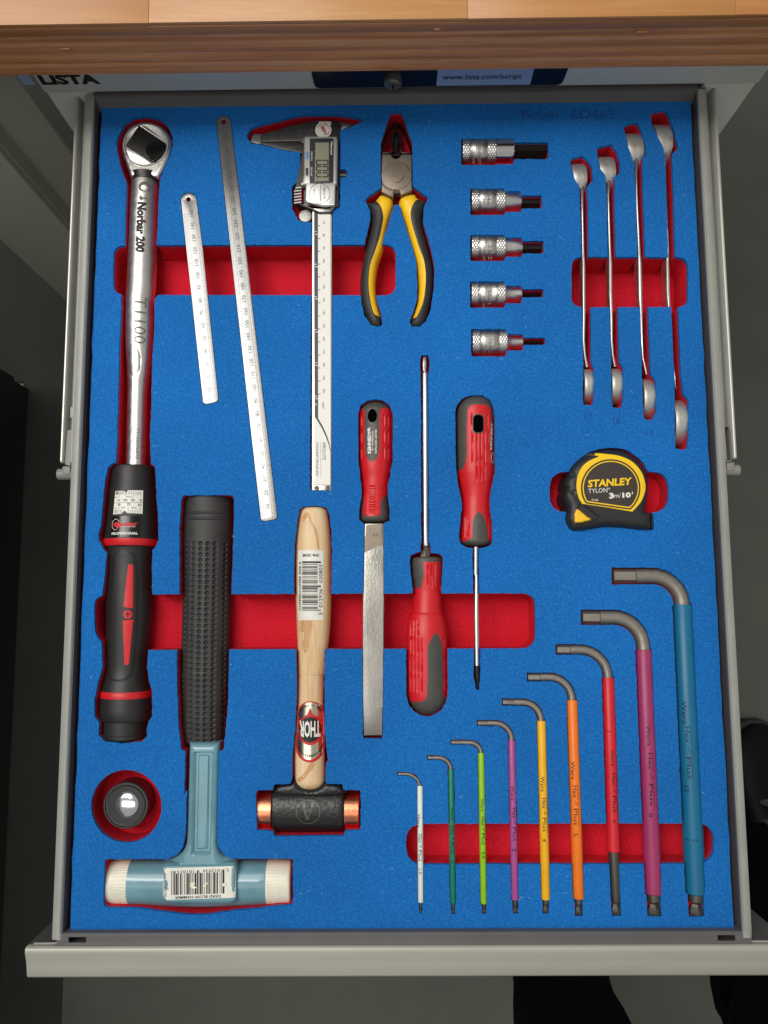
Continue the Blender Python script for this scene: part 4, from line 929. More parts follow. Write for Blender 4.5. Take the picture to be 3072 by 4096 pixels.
pr_.print('joint_line', F([(410, 742), (420, 775), (445, 808), (485, 832), (524, 838), (524, 843), (480, 838), (440, 815), (412, 778), (405, 742)]), 'print_black', -1, .12, parent=hp)
pr_.print('joint_line', F([(645, 612), (668, 640), (688, 658), (690, 666), (664, 646), (642, 618)]), 'print_black', -1, .12, parent=hp)
pr_.print('rivet_line', F(spline([(618, 690), (620, 720), (600, 755), (560, 775), (540, 776), (562, 768), (594, 748), (612, 718)], 3)), 'dark_steel', -1, .1, parent=hp)
pr_.textset([('STANLEY', F.p(560, 693), 9, -3, 34, .02, 0), ('84-623', F.p(535, 714), 7, -3, 30, 0, 0)], 'engrave', -1, .12, hp)
pr_.part('spring_pin', tube([at(*F.p(528, 862), -4), at(*F.p(580, 862), -4)], 1.9, 12), 'dark_steel')
hl_ = [(402, 852), (500, 888), (516, 920), (510, 990), (462, 1150), (426, 1340), (377, 1480), (357, 1600), (350, 1700), (366, 1850), (402, 1990), (413, 2020), (413, 2085), (400, 2102), (370, 2108), (310, 2086), (242, 1960), (213, 1800), (211, 1620), (246, 1420), (300, 1200), (316, 1080), (300, 1000), (268, 938), (300, 925), (345, 915)]
bl_ = [(255, 915), (345, 918), (385, 960), (412, 1010), (426, 1080), (421, 1130), (395, 1260), (350, 1400), (302, 1540), (289, 1690), (296, 1800), (320, 1930), (350, 1995), (420, 2012), (430, 2125), (300, 2110), (200, 1950), (190, 1600), (270, 1200), (285, 1050)]
hr_ = [(586, 882), (715, 846), (757, 892), (842, 918), (802, 1000), (792, 1100), (803, 1180), (852, 1370), (891, 1530), (895, 1700), (872, 1870), (822, 2050), (762, 2105), (700, 2102), (680, 2085), (679, 2045), (694, 2015), (735, 1900), (752, 1800), (750, 1620), (732, 1480), (688, 1320), (632, 1120), (583, 975)]
br_ = [(860, 905), (765, 905), (715, 950), (685, 1020), (681, 1080), (700, 1170), (760, 1370), (802, 1480), (822, 1620), (817, 1750), (796, 1880), (745, 2000), (722, 2018), (670, 2022), (660, 2120), (780, 2125), (850, 2080), (900, 1880), (925, 1700), (910, 1500), (830, 1200), (830, 1050)]
for o_, r_ in ((hl_, bl_), (hr_, br_)):
    g = pillow(F(spline(o_, 3)), 1.5, -12, 7.5, 1.2, regions=[F(spline(r_, 3))])
    h_ = pr_.part('handle', g[0], 'yellow_plastic')
    pr_.part('grip_cover', g[1], 'grip_rubber', h_)

# ================================================================ hex bit sockets
def knurl(n_):
    def f(u, v, th, r):
        for a, b in n_:
            if a <= u <= b:
                p = th*22; q = (u-a)*1.0*.62
                return .17*max(math.sin(p+q), math.sin(p-q))-.06
        return 0
    return f
def socket(lab, stb, kn, neck, neckmat, bit, bw, texts, ball=False):
    g = G.sh(stb); c = ((g[0][2]+g[-1][2])/2, (g[0][0]+g[0][1])/2)
    t = Thing('hex_bit_socket', lab, 'bit socket', ctr(c, -10), group='column of hex bit sockets')
    kp = [(1800+a/2.258, 1800+b/2.258) for a, b in kn]
    bd = t.part('socket_body', loft(g, -9.5, True, depth=.95, n=176, sub=1, disp=knurl(kp)), 'brushed_steel', sharp=75)
    t.part('drive_hole', loft(G.sh([(stb[0][0]-.5, stb[0][1]+60, stb[0][2]-60), (stb[0][0]-.4, stb[0][1]+60, stb[0][2]-60)]), -9.5, True, n=4, twist=PI/4), 'print_black', bd)
    t.part('neck', loft(G.sh(neck), -9.5, True, depth=1, n=64), neckmat)
    (u0, u1, vt, vb) = bit
    k = 1.06
    if ball: bs = [(u0-6, vt, vb), (u1-62, vt, vb), (u1-55, vt+8, vb-8), (u1-44, vt+8, vb-8), (u1-30, vt, vb), (u1-10, vt+2, vb-2), (u1, vt+16, vb-16)]
    else: bs = [(u0-6, vt, vb), (u1-10, vt, vb), (u1, vt+8, vb-8)]
    t.part('hex_bit', loft(G.sh(bs), -9.5, True, depth=k, n=6, twist=0 if bw else PI/6), 'black_oxide', sharp=20)
    t.textset([(b, G.p(*c_), h/2.258, 90, w_/2.258, .01, 0) for b, c_, h, w_ in texts], 'engrave', 0, .12, bd)
def body(u0, u1, t_, b_, grooves, kn, e=6):
    us = {u0: e+6, u0+4: 1, u1-4: 1, u1: e+4}
    for a, b in kn:
        for k in range(int((b-a)/3)+1): us[a+k*3] = 0
    for x_ in grooves: us[x_-5] = 1.5; us[x_-3] = 6; us[x_+3] = 6; us[x_+5] = 1.5
    lo = min(a for a, b in kn[1:]) if len(kn) > 1 else u1
    for x_ in np.linspace(kn[0][1]+12, lo-12, 4): us[x_] = 3
    return [(u, t_+d, b_-d) for u, d in sorted(us.items())]
socket('largest hex bit socket with wide polished neck, top of the socket column', body(103, 412, 126, 361, [175, 328], [(112, 168), (336, 400)]), [(112, 168), (336, 400)], [(408, 140, 350), (412, 128, 352), (560, 126, 352), (568, 132, 346), (571, 150, 330)], 'chrome', (570, 890, 162, 308), 1, [('KENNEDY', (268, 262), 28, 190), ('CHROME', (212, 282), 24, 130)])
socket('hex bit socket, second from the top of the socket column', body(184, 490, 576, 813, [254, 408], [(192, 246), (416, 484)]), [(192, 246), (416, 484)], [(486, 596, 788), (500, 602, 784), (628, 622, 770), (638, 630, 764), (640, 650, 748)], 'satin_chrome', (640, 830, 656, 754), 1, [('7646', (352, 655), 34, 110), ('CHROME', (305, 645), 22, 120)])
socket('middle hex bit socket of the socket column', body(184, 492, 994, 1229, [254, 408], [(192, 246), (416, 486)]), [(192, 246), (416, 486)], [(488, 1016, 1196), (500, 1020, 1192), (560, 1032, 1186), (638, 1040, 1180), (648, 1048, 1174), (650, 1062, 1160)], 'satin_chrome', (650, 848, 1066, 1162), 1, [('5662', (362, 1150), 34, 130), ('VANADIUM', (308, 1160), 22, 130), ('Teng', (330, 1035), 20, 70)])
socket('hex bit socket with thin ball tip bit, fourth down the socket column', body(182, 492, 1414, 1651, [254, 418], [(190, 246), (424, 486)]), [(190, 246), (424, 486)], [(488, 1430, 1636), (500, 1440, 1628), (525, 1455, 1608), (550, 1462, 1600), (636, 1464, 1596), (645, 1472, 1590), (647, 1488, 1562)], 'satin_chrome', (646, 846, 1490, 1556), 1, [('5662', (358, 1555), 34, 130), ('VANADIUM', (305, 1600), 22, 120), ('Teng', (330, 1450), 20, 60)], ball=True)
socket('hex bit socket with the thinnest bit, bottom of the socket column', body(191, 506, 1844, 2091, [266, 432], [(200, 258), (440, 500)]), [(200, 258), (440, 500)], [(502, 1860, 2070), (515, 1875, 2058), (538, 1895, 2036), (562, 1903, 2024), (650, 1906, 2020), (658, 1914, 2012), (660, 1930, 1990)], 'satin_chrome', (660, 860, 1932, 1986), 1, [('7642', (368, 1985), 32, 120), ('VANADIUM', (320, 1955), 22, 190)])
# ================================================================ combination spanners (standing on edge)
def spanner(lab, hc, hw, hR, bc, bwid, bR, shank, ztop=-.5):
    t = Thing('combination_spanner', lab, 'spanner', ctr(((hc[0]+bc[0])/2, (hc[1]+bc[1])/2), -15), group='combination spanners standing on edge')
    def ring(c, wpx, Rm, prof, tilt, jaw=False):
        zc = ztop-Rm; p = at(c[0], c[1], ztop-1); hw_ = [w_/2 for w_ in wpx]
        vs, fs = [], []; n = 56; rows = [-1, -.9, -.3, .3, .9, 1]
        for k in range(n):
            a = k/n*2*PI; yy, zz = math.cos(a), math.sin(a)
            wloc = np.interp(yy, [-1, -.4, .6, 1], wpx[::-1] if len(wpx) == 4 else [wpx[0]]*4)/2
            for q in rows:
                rr = Rm-(.28 if abs(q) == 1 else 0)
                x = p[0]+q*wloc+tilt*(-yy)*Rm
                vs.append((x, p[1]+yy*rr, zc+zz*rr))
        m = len(rows)
        for k in range(n):
            k2 = (k+1) % n
            for j in range(m-1): fs.append((k*m+j, k*m+j+1, k2*m+j+1, k2*m+j))
        base = len(vs)
        for k in range(n):
            a = k/n*2*PI; q_ = .62
            for s_ in (0, m-1):
                v = vs[k*m+s_]; vs.append((v[0], p[1]+(v[1]-p[1])*q_, zc+(v[2]-zc)*q_))
        for k in range(n):
            k2 = (k+1) % n
            for s_ in (0, 1): j = 0 if s_ == 0 else m-1; fs.append((k*m+j, k2*m+j, base+k2*2+s_, base+k*2+s_))
            fs.append((base+k*2, base+k2*2, base+k2*2+1, base+k*2+1))
        return vs, fs
    s_ = 5.05
    t.part('open_end', ring(hc, [x/2.37/s_ for x in hw], hR, None, 0.10 if len(hw) == 4 else 0), 'rough_steel', sharp=50)
    t.part('ring_end', ring(bc, [x/2.37/s_ for x in bwid], bR, None, 0), 'rough_steel', sharp=50)
    vs = []; rows = []
    n = 20; pts = []
    for u, v, w_, zt, hgt in shank:
        p = at(u, v, zt); hw2 = w_/2.37/s_/2; r = []
        for k in range(n):
            a = k/n*2*PI; ct, sn = math.cos(a), math.sin(a); ct = math.copysign(abs(ct)**.75, ct); sn = math.copysign(abs(sn)**.75, sn)
            vs.append((p[0]+hw2*ct, p[1], zt-hgt/2+hgt/2*sn))
    m = len(shank); fs = [(i*n+k, i*n+(k+1) % n, (i+1)*n+(k+1) % n, (i+1)*n+k) for i in range(m-1) for k in range(n)]
    t.part('shank', (vs, fs), 'satin_chrome')
def sh(Hs, Is): return [(*H.p(u, v), w_, z_, h_) for u, v, w_, z_, h_ in Hs]+[(*I.p(u, v), w_, z_, h_) for u, v, w_, z_, h_ in Is]
spanner('smallest combination spanner on edge, leftmost of the four spanners', H.p(286, 700), [118, 140, 120, 70], 13.5, I.p(373, 1255), [76, 80, 80, 70], 13.6,
        sh([(300, 770, 92, -5, 16), (308, 850, 52, -2.5, 13), (308, 950, 34, -1.5, 11), (310, 1100, 30, -1, 10.5), (317, 1460, 36, -.5, 10)], [(322, 120, 42, 0, 10), (323, 400, 42, 0, 10), (325, 600, 40, -.5, 10), (322, 850, 36, -2, 10.5), (332, 980, 36, -4, 11), (356, 1110, 50, -7, 12)]))
spanner('second combination spanner from the left, next to the smallest', H.p(548, 640), [126, 152, 140, 80], 14.5, I.p(640, 1255), [88, 92, 92, 82], 14.0,
        sh([(555, 710, 90, -5, 17), (560, 780, 48, -3, 14), (556, 900, 34, -1.5, 11), (560, 1100, 32, -1, 11), (572, 1460, 38, -.5, 10.5)], [(576, 120, 46, 0, 10), (578, 400, 46, 0, 10), (585, 600, 40, -.8, 10.5), (588, 850, 34, -3, 11), (598, 980, 36, -5, 12), (622, 1105, 50, -8, 13)]))
spanner('third combination spanner from the left, second longest of the four', H.p(812, 425), [120, 152, 145, 80], 16, I.p(948, 1375), [92, 98, 98, 88], 15.8,
        sh([(815, 500, 95, -5, 18), (822, 570, 48, -3, 14), (820, 700, 30, -1.5, 12), (828, 1000, 30, -1, 11.5), (850, 1460, 40, -.5, 11)], [(856, 120, 52, 0, 11), (860, 400, 50, 0, 11), (868, 600, 40, -.8, 11), (874, 850, 32, -3, 11.5), (885, 1020, 34, -5, 12), (922, 1180, 48, -9, 13)]))
spanner('longest combination spanner on edge, rightmost of the four spanners', H.p(1090, 350), [115, 150, 135, 70], 17.5, I.p(1252, 1600), [100, 106, 106, 94], 18,
        sh([(1098, 440, 80, -5, 19), (1098, 510, 44, -4, 15), (1093, 650, 30, -3, 13), (1103, 1000, 28, -2.5, 12), (1122, 1400, 30, -1.5, 12)], [(1118, 120, 46, 0, 12), (1125, 400, 48, 0, 12), (1132, 540, 40, -1, 12), (1140, 700, 34, -5, 12), (1170, 1100, 34, -10, 12), (1215, 1380, 44, -13, 14)]), ztop=-.5)

# ================================================================ tape measure
tp = Thing('tape_measure', 'black and yellow tape measure beside two red finger recesses', 'tape measure', ctr(J.p(800, 600), -14))
TB = J(spline([(362, 392), (388, 322), (452, 250), (562, 177), (682, 133), (820, 119), (958, 135), (1076, 200), (1175, 300), (1234, 422), (1246, 560), (1232, 700), (1208, 803)], 4, False)+spline([(1262, 822), (1274, 840), (1278, 900), (1278, 990), (1270, 1012), (1240, 1016), (1150, 1012), (1000, 994), (850, 984), (720, 986), (600, 1009), (480, 1024), (400, 1018), (365, 985), (330, 900), (342, 790), (326, 735), (306, 690), (296, 640), (306, 590), (322, 560), (308, 515), (324, 450)], 3, False))
def trel(u, v):
    z = np.zeros(u.shape)
    for cx, cy, r in ((375, 425, 30), (370, 620, 28)):
        p = J.p(cx, cy); d = np.hypot(u-p[0], v-p[1]); z -= 1.4*np.clip(1-d/(r/2.765), 0, 1)**.6*(d < r/2.765)
    po = J([(440, 745), (470, 745), (655, 888), (600, 930), (430, 962), (392, 940), (392, 850)])
    ins = inpoly(u, v, po); z -= 1.0*ins
    return z
bd = tp.part('case', pillow(TB, 7, -22, 6.5, 1.1, relief=relief_px(trel))[0], 'black_rubber')
yr = J(spline([(560, 184), (615, 166), (760, 182), (900, 203), (1040, 262), (1140, 365), (1188, 480), (1196, 580), (1150, 700), (1085, 780)], 4, False)+[(1047, 820), (760, 772), (490, 732)]+spline([(455, 670), (430, 560), (440, 440), (485, 335), (565, 262), (672, 214)], 4, False)+[(676, 206), (640, 197)])
ri = tp.print('yellow_ring', yr, 'tape_yellow', 7, .25, parent=bd)
def dshape(k, cut):
    c = (808, 560); P_ = []
    for i in range(60):
        a = i/60*2*PI; P_.append((c[0]+308*k*math.cos(a), c[1]+298*k*math.sin(a)))
    # flat lower edge
    a_, b_ = (580, 715+cut), (965, 770+cut); sl = (b_[1]-a_[1])/(b_[0]-a_[0])
    return J([(x, min(y, a_[1]+sl*(x-a_[0]))) for x, y in P_])
tp.print('dark_ring', dshape(1.07, 22), 'label_dark', 7, .35, parent=bd)
tp.print('thin_yellow_ring', dshape(1.01, 6), 'tape_yellow', 7, .45, parent=bd)
tp.print('thin_yellow_ring', dshape(.97, -8), 'label_dark', 7, .55, parent=bd).name = 'face_label'
tp.textset([('STANLEY', J.p(798, 498), 30, -3.6, 178, .035, .12)], 'tape_yellow', 7, .7, bd)
tp.textset([('TYLON', J.p(664, 588), 18, -3, 76, 0, 0), ('™', J.p(783, 568), 6, 0, 11, 0, 0), ('3', J.p(815, 645), 23, -3, 19, .05, 0), ('m', J.p(868, 650), 11, -3, 18, 0, 0), ('/', J.p(908, 645), 21, -3, 6, 0, 0), ('10', J.p(982, 638), 22, -3, 34, .05, 0), ("'", J.p(1046, 615), 10, -3, 4, .04, 0), ('30-686', J.p(632, 691), 8, 2, 27, 0, 0)], 'white_print', 7, .7, bd)
tp.part('lock_button', pillow(J(spline([(420, 800), (445, 786), (470, 800), (540, 860), (606, 904), (595, 914), (500, 938), (425, 945), (407, 925), (406, 860)], 3)), 7.4, 4, 1.5, .9)[0], 'yellow_plastic', bd)
tp.part('tape_hook', plate(J([(1262, 840), (1274, 845), (1278, 1000), (1264, 1006)]), 2, -16, .4), 'black_oxide')

# ================================================================ files and screwdrivers
def grooves(lst, depth=1.0):
    """lst: (u0, v0, u1, v1) rounded pits in survey pixels, each a raised rib beside a dark groove"""
    def f(u, v, th, r):
        if math.sin(th) < -.2: return 0
        for a, b, c, d in lst:
            if a <= u <= c and b <= v <= d:
                q = (u-a)/(c-a); return -depth*math.sin(q*PI)
        return 0
    return f
def gz(z, L_): return [(*z.p(a, b), *z.p(c, d)) for a, b, c, d in L_]
fh = Thing('hand_file', 'flat steel file with red and grey handle standing upright in the picture', 'file', ctr(R.p(290, 1500), -8))
fh.root['label'] = 'flat steel file with red and grey handle, left of the long screwdriver'
fst = R.st([(148, 262, 330), (156, 228, 365), (175, 190, 408), (205, 158, 440), (250, 138, 464), (400, 135, 467), (600, 135, 465), (700, 138, 460), (800, 146, 450), (900, 164, 430), (1000, 169, 418), (1060, 165, 418), (1120, 152, 424), (1200, 145, 431), (1275, 142, 434), (1305, 150, 428), (1325, 175, 400), (1332, 200, 375)])
fred = R(spline([(128, 252), (170, 232), (192, 250), (198, 290), (198, 560), (212, 690), (240, 738), (270, 748), (302, 738), (330, 680), (340, 560), (343, 290), (352, 250), (400, 228), (440, 240), (480, 285), (485, 600), (470, 800), (440, 950), (430, 1040), (385, 1080), (357, 1130), (347, 1200), (345, 1265), (187, 1265), (187, 1110), (165, 1070), (150, 950), (125, 760), (118, 500)], 3))
fg = []
for v0 in (300, 462, 614): fg += [(374, v0, 396, v0+105), (412, v0, 432, v0+105), (158, v0, 174, v0+105), (446, v0+10, 458, v0+95)]
for k in range(11): fg.append((222-(k > 6)*4, 984+k*25, 318+k, 992+k*25))
g = loft(fst, -9.5, sub=12, n=170, depth=.92, disp=grooves(gz(R, fg)), regions=[fred])
hnd = fh.part('handle', g[1], 'red_plastic', sharp=60)
for q_ in islands(g[0]): fh.part('soft_inlay', q_, 'grey_rubber', hnd, sharp=60)
ho_ = fh.print('hanging_hole', R(circ(268, 269, 47, 32, 71)), 'hole_black', 5, .35, parent=hnd)
fh.print('hole_rim', R(circ(268, 269, 52, 36, 77)), 'dark_steel', 5, .42, parent=hnd, holes=[R(circ(268, 269, 46, 32, 70))])
fh.textset([('KENNEDY®', R.p(237, 512), 15, -90, 103, .04, 0), ('6" (150mm)', R.p(272, 517), 8, -90, 76, .02, 0), ('KEN-030-2070K', R.p(303, 520), 8, -90, 98, .01, 0)], 'white_print', 5, .2, hnd)
bl = [R.p(205, 1334), R.p(370, 1334), R.p(380, 1345), R.p(382, 1700), R.p(385, 2212), Sz.p(496, 100), Sz.p(494, 700), Sz.p(488, 1100), Sz.p(482, 1500), Sz.p(474, 1885), Sz.p(300, 1890), Sz.p(238, 1890), Sz.p(228, 1500), Sz.p(224, 700), Sz.p(228, 60), R.p(178, 2212), R.p(186, 1700), R.p(194, 1345)]
fb = fh.part('blade', plate(bl, .3, -4.2, .5), 'file_steel')
fh.print('smooth_heel', R([(204, 1336), (370, 1336), (380, 1350), (380, 1536), (192, 1622), (195, 1345)]), 'plier_steel', .3, .1, parent=fb)
fh.textset([('20', R.p(300, 1448), 12, 3, 26, 0, 0)], 'print_grey', .3, .18, fb)
vs, fs = [], []
for k in range(150):
    v = 2192+k*4.3; q = k/150
    a = at(1457-q*0, v+7, .36) if False else at(1384+75+1+q*14, v+6, .36); b = at(1532-q*1, v-8, .36)
    n0 = len(vs); e = np.array([0, .22, 0]); vs += [tuple(a-e), tuple(b-e), tuple(b+e), tuple(a+e)]; fs.append((n0, n0+1, n0+2, n0+3))
fh.part('file_teeth', (vs, fs), 'file_steel', fb, surf=False, smooth=False, kind='stuff')

s1 = Thing('long_screwdriver', 'long screwdriver with its red and grey handle at the bottom and blade pointing up', 'screwdriver', ctr(SD.p(700, 500), -9), group='red and grey screwdrivers')
sst = SD.st([(428, 560, 860), (436, 450, 960), (448, 390, 1015), (470, 356, 1036), (520, 345, 1046), (600, 346, 1050), (800, 360, 1046), (1000, 392, 1032), (1200, 408, 1022), (1400, 396, 1026), (1650, 370, 1046)])+Sz.st([(340, 832, 1252), (450, 803, 1283), (520, 790, 1294), (620, 781, 1302), (800, 782, 1304), (1100, 786, 1306), (1320, 790, 1306), (1400, 800, 1300), (1480, 828, 1276), (1560, 885, 1222), (1605, 945, 1160), (1622, 1000, 1100)])
greyA = SD(spline([(640, 545), (1000, 545), (1000, 620), (985, 900), (985, 1010), (1010, 1130), (880, 1190), (800, 1160), (600, 1060), (612, 980), (625, 600)], 3))
redup = SD([(628, 552), (985, 548), (1000, 600), (985, 850), (975, 1010), (1000, 1090), (1060, 1130), (1100, 1400), (1100, 1700), (300, 1700), (300, 1130), (420, 1134), (520, 1122), (575, 1080), (605, 1000), (622, 800), (620, 570)])+[]
redlow = Sz([(760, 100), (1340, 100), (1340, 1385), (1300, 1402), (1262, 1392), (1240, 1350), (1232, 800), (1218, 690), (1190, 610), (1160, 582), (1130, 582), (1100, 610), (1058, 700), (1040, 790), (1036, 1340), (1020, 1390), (960, 1428), (880, 1440), (820, 1425), (760, 1400)])
sg = gz(SD, [(700, 590, 728, 1050), (778, 590, 806, 1100), (856, 590, 884, 1050)])
for a, b in ((410, 605), (645, 840), (875, 1070), (1105, 1315)): sg += gz(Sz, [(822, a, 840, b), (864, a, 882, b), (908, a, 930, b), (1245, max(a, 640), 1258, b), (1272, max(a, 640), 1284, b)]+([(958, a, 978, b)] if a > 600 else []))
g = loft(sst, -10, sub=8, n=170, depth=.92, disp=grooves(sg), regions=[redup, redlow])
h1 = s1.part('handle', join(g[1], g[2]), 'red_plastic', sharp=60)
for q_ in islands(g[0]): s1.part('soft_inlay', q_, 'grey_rubber', h1, sharp=60)
s1.part('bolster', loft(SD.st([(180, 640, 772), (192, 622, 780), (260, 618, 780), (300, 560, 776), (432, 552, 778)]), -8, n=6, twist=PI/6, depth=1), 'hex_steel', sharp=20)
s1.part('blade', loft(T.st([(118, 276, 294), (130, 270, 300), (180, 266, 304), (232, 268, 302), (262, 262, 312), (300, 259, 318), (600, 257, 324), (1100, 259, 326), (1600, 264, 325), (1880, 267, 327), (1925, 268, 330), (1936, 270, 322)]), -3.5, sub=2, n=28), 'satin_chrome')
s1.part('blade_tip', plate(T([(272, 118), (300, 118), (304, 180), (300, 246), (286, 262), (270, 246), (266, 180)]), -.5, -3, .4), 'ruler_steel')

s2 = Thing('screwdriver', 'screwdriver with red and grey handle at the top and dark tip pointing down', 'screwdriver', ctr(T.p(780, 1000), -9), group='red and grey screwdrivers')
sst = T.st([(490, 740, 805), (498, 700, 850), (520, 660, 888), (560, 617, 926), (620, 590, 948), (700, 584, 955), (900, 584, 957), (1100, 588, 957), (1220, 594, 954), (1320, 612, 938), (1400, 632, 924), (1500, 644, 913), (1620, 641, 915), (1700, 632, 924), (1800, 625, 931), (1880, 624, 931), (1910, 634, 920), (1932, 672, 880), (1940, 710, 840)])
red2 = T(spline([(700, 632), (745, 614), (855, 614), (898, 640), (906, 700), (908, 900), (914, 1100), (935, 1190), (975, 1240), (990, 1400), (940, 1500), (950, 1700), (955, 1872), (880, 1872), (872, 1780), (850, 1690), (825, 1638), (790, 1624), (758, 1640), (738, 1700), (728, 1780), (720, 1872), (600, 1872), (610, 1640), (600, 1400), (560, 1240), (640, 1212), (668, 1130), (678, 1000), (679, 700)], 3))
sg2 = gz(T, [(712, 700, 726, 800), (870, 700, 884, 830)])
for a, b in ((860, 990), (1020, 1160), (1190, 1330)): sg2 += gz(T, [(762, a, 776, b), (802, a, 816, b), (842, a, 856, b)]+([(718, a, 730, b), (880, a, 892, b)] if a < 1100 else []))
sg2 += gz(T, [(662, 1670, 676, 1860), (686, 1670, 698, 1860), (884, 1670, 896, 1860), (905, 1680, 915, 1860)])
g = loft(sst, -10, sub=8, n=170, depth=.92, disp=grooves(sg2), regions=[red2])
h2 = s2.part('handle', g[1], 'red_plastic', sharp=60)
for q_ in islands(g[0]): s2.part('soft_inlay', q_, 'grey_rubber', h2, sharp=60)
hb = T(rounded([(754, 668), (852, 668), (852, 838), (754, 838)], 50, 6)); hr2 = T(rounded([(747, 660), (859, 660), (859, 846), (747, 846)], 56, 6))
s2.print('hanging_hole', hb, 'hole_black', 5, .35, parent=h2)
s2.print('hole_rim', hr2, 'grey_rubber', 5, .42, parent=h2, holes=[hb])
s2.textset([('KENNEDY', T.p(930, 872), 8, -88, 112, .03, .1)], 'white_print', 0, .25, h2)
s2.print('logo_ring', T(circ(942, 1080, 17, 24, 52)), 'white_print', 0, .2, step=.8, parent=h2, holes=[T(circ(942, 1080, 12, 24, 46))])
s2.part('blade', loft(T.st([(1936, 768, 800), (1945, 752, 804), (2050, 753, 803), (2212, 752, 802)])+X.st([(300, 155, 210), (600, 156, 216), (1000, 148, 218), (1400, 153, 224), (1700, 158, 226)]), -3, n=28), 'satin_chrome')
s2.part('blade_tip', loft(X.st([(1700, 155, 230), (1800, 157, 231), (1880, 166, 228), (1930, 178, 220), (1950, 182, 216), (2015, 184, 213), (2022, 188, 210)]), -3, n=16), 'black_oxide', sharp=25)

# ================================================================ dead blow hammer
db = Thing('dead_blow_hammer', 'blue mallet with white nylon faces and dimpled black rubber grip', 'hammer', ctr(N.p(420, 1500), -18))
gst = M.st([(102, 215, 690), (108, 190, 712), (120, 170, 728), (200, 160, 738), (500, 150, 738), (900, 152, 724), (1280, 158, 716), (1800, 140, 702), (2150, 136, 692)])+N.st([(250, 188, 689), (500, 193, 674), (700, 202, 656), (850, 212, 643), (930, 226, 632), (965, 245, 612), (975, 268, 590)])
dim = []
for r in range(47):
    v = 2179+r*21.9 if r < 1 else 2179+r*21.55
    q = (v-2179)/1000
    for c in range(6):
        u = [758.5, 788.5, 818, 847.5, 876.5, 911][c]-q*[26, 24, 22, 22, 22, 20][c]*(1.05) + (q**2)*6
        dim.append((u, v, 7.2*(1.12 if 0 < c < 5 else .9)))
dim = np.array(dim)
def dimples(u, v, th, r):
    if math.sin(th) < .05: return 0
    d = np.hypot(dim[:, 0]-u, dim[:, 1]-v)/dim[:, 2]; i = d.argmin(); z = 0
    if d[i] < 1: z = -2.3*(1-d[i]**4)
    for gv in (2055.5, 2062, 2079, 2085.5):
        if abs(v-gv) < 1.6 and 755 < u < 912: z -= .45
    return z
# dense rings
def densify(st, stepv):
    a = np.array(st); vv = np.arange(a[0, 2], a[-1, 2], stepv); vv = np.unique(np.concatenate([vv, a[:, 2]]))
    return [(np.interp(v, a[:, 2], a[:, 0]), np.interp(v, a[:, 2], a[:, 1]), v) for v in vv]
smooth_st = loft  # silhouettes are smooth enough between stations
db.part('rubber_grip', loft(densify(gst, 2.4), -15, n=230, depth=.72, disp=dimples), 'grip_rubber', sharp=70)
for cx, cy, r in ((358, 600, 40), (456, 618, 44), (555, 603, 46), (408, 674, 22), (494, 674, 20), (578, 672, 20)):
    db.print('moulded_ring', M(circ(cx, cy, r, 24)), 'black_rubber', 0, .12, step=1, holes=[M(circ(cx, cy, r-6, 20))])
for cx, cy, r in ((322, 842, 34), (420, 822, 34), (515, 852, 38), (385, 788, 18), (465, 786, 18)):
    db.print('moulded_ring', N(circ(cx, cy, r, 24)), 'black_rubber', 0, .12, step=1, holes=[N(circ(cx, cy, r-6, 20))])
hx_ = N([(270, 972), (588, 972), (580, 1300), (572, 1700), (566, 2010), (575, 2080), (600, 2130), (640, 2165)])+O([(1010, 783), (1075, 803), (1110, 815), (1110, 1132), (1060, 1150), (640, 1150), (585, 1132), (560, 815), (620, 800), (668, 782), (700, 762), (722, 735)])+N([(235, 2020), (246, 1900), (256, 1500)])
def nrel(u, v):
    # recessed channel with a raised plateau
    t = np.clip((v-N.p(0, 1060)[1])/(N.p(0, 2140)[1]-N.p(0, 1060)[1]), 0, 1)
    uc = np.interp(t, [0, 1], [N.p(430, 0)[0], N.p(405, 0)[0]]); hw = np.interp(t, [0, 1], [40, 39]); 
    du = (hw-np.abs(u-uc))/5; dv = np.minimum(v-N.p(0, 1058)[1], N.p(0, 2125)[1]-v)/5
    d = np.minimum(du, dv); a = np.clip(d, 0, 1); z = -2.6*(a*a*(3-2*a))
    d2 = np.minimum((hw-19-np.abs(u-uc))/4, np.minimum(v-N.p(0, 1092)[1], N.p(0, 2078)[1]-v)/4); b = np.clip(d2, 0, 1); z += 1.3*(b*b*(3-2*b))
    # falls away into the fillet beside the neck
    f = np.clip((v-3395)/40, 0, 1)*np.clip((np.abs(u-798)-62)/60, 0, 1); z -= 5*f*(v < 3455)
    return z
db.part('neck', pillow(hx_, 0.5, -22, 4.5, 1.2, relief=relief_px(nrel))[0], 'hammer_blue')
hs2 = O.sh([(318, 822, 1124), (326, 812, 1134), (345, 808, 1138), (500, 807, 1142), (840, 805, 1152), (1100, 806, 1146), (1340, 806, 1139), (1356, 812, 1133)])
db.part('head', loft(hs2, -15, True, sub=3, n=72, depth=.82), 'hammer_blue')
def capribs(lo, hi):
    def f(u, v, th, r): return .12*math.cos(th*46) if lo < u < hi else 0
    return f
cap1 = [(160, 880, 1080), (163, 850, 1110), (172, 825, 1124), (190, 812, 1132), (262, 809, 1136), (270, 809, 1136), (344, 807, 1137)]
cap2 = [(1348, 806, 1139), (1420, 806, 1140), (1428, 806, 1140), (1505, 808, 1140), (1518, 813, 1136), (1526, 830, 1120), (1528, 860, 1090)]
db.part('nylon_face', loft(O.sh(cap1), -15, True, sub=2, n=184, depth=.82, disp=capribs(O.p(255, 0)[0], O.p(345, 0)[0])), 'cream_nylon', sharp=80)
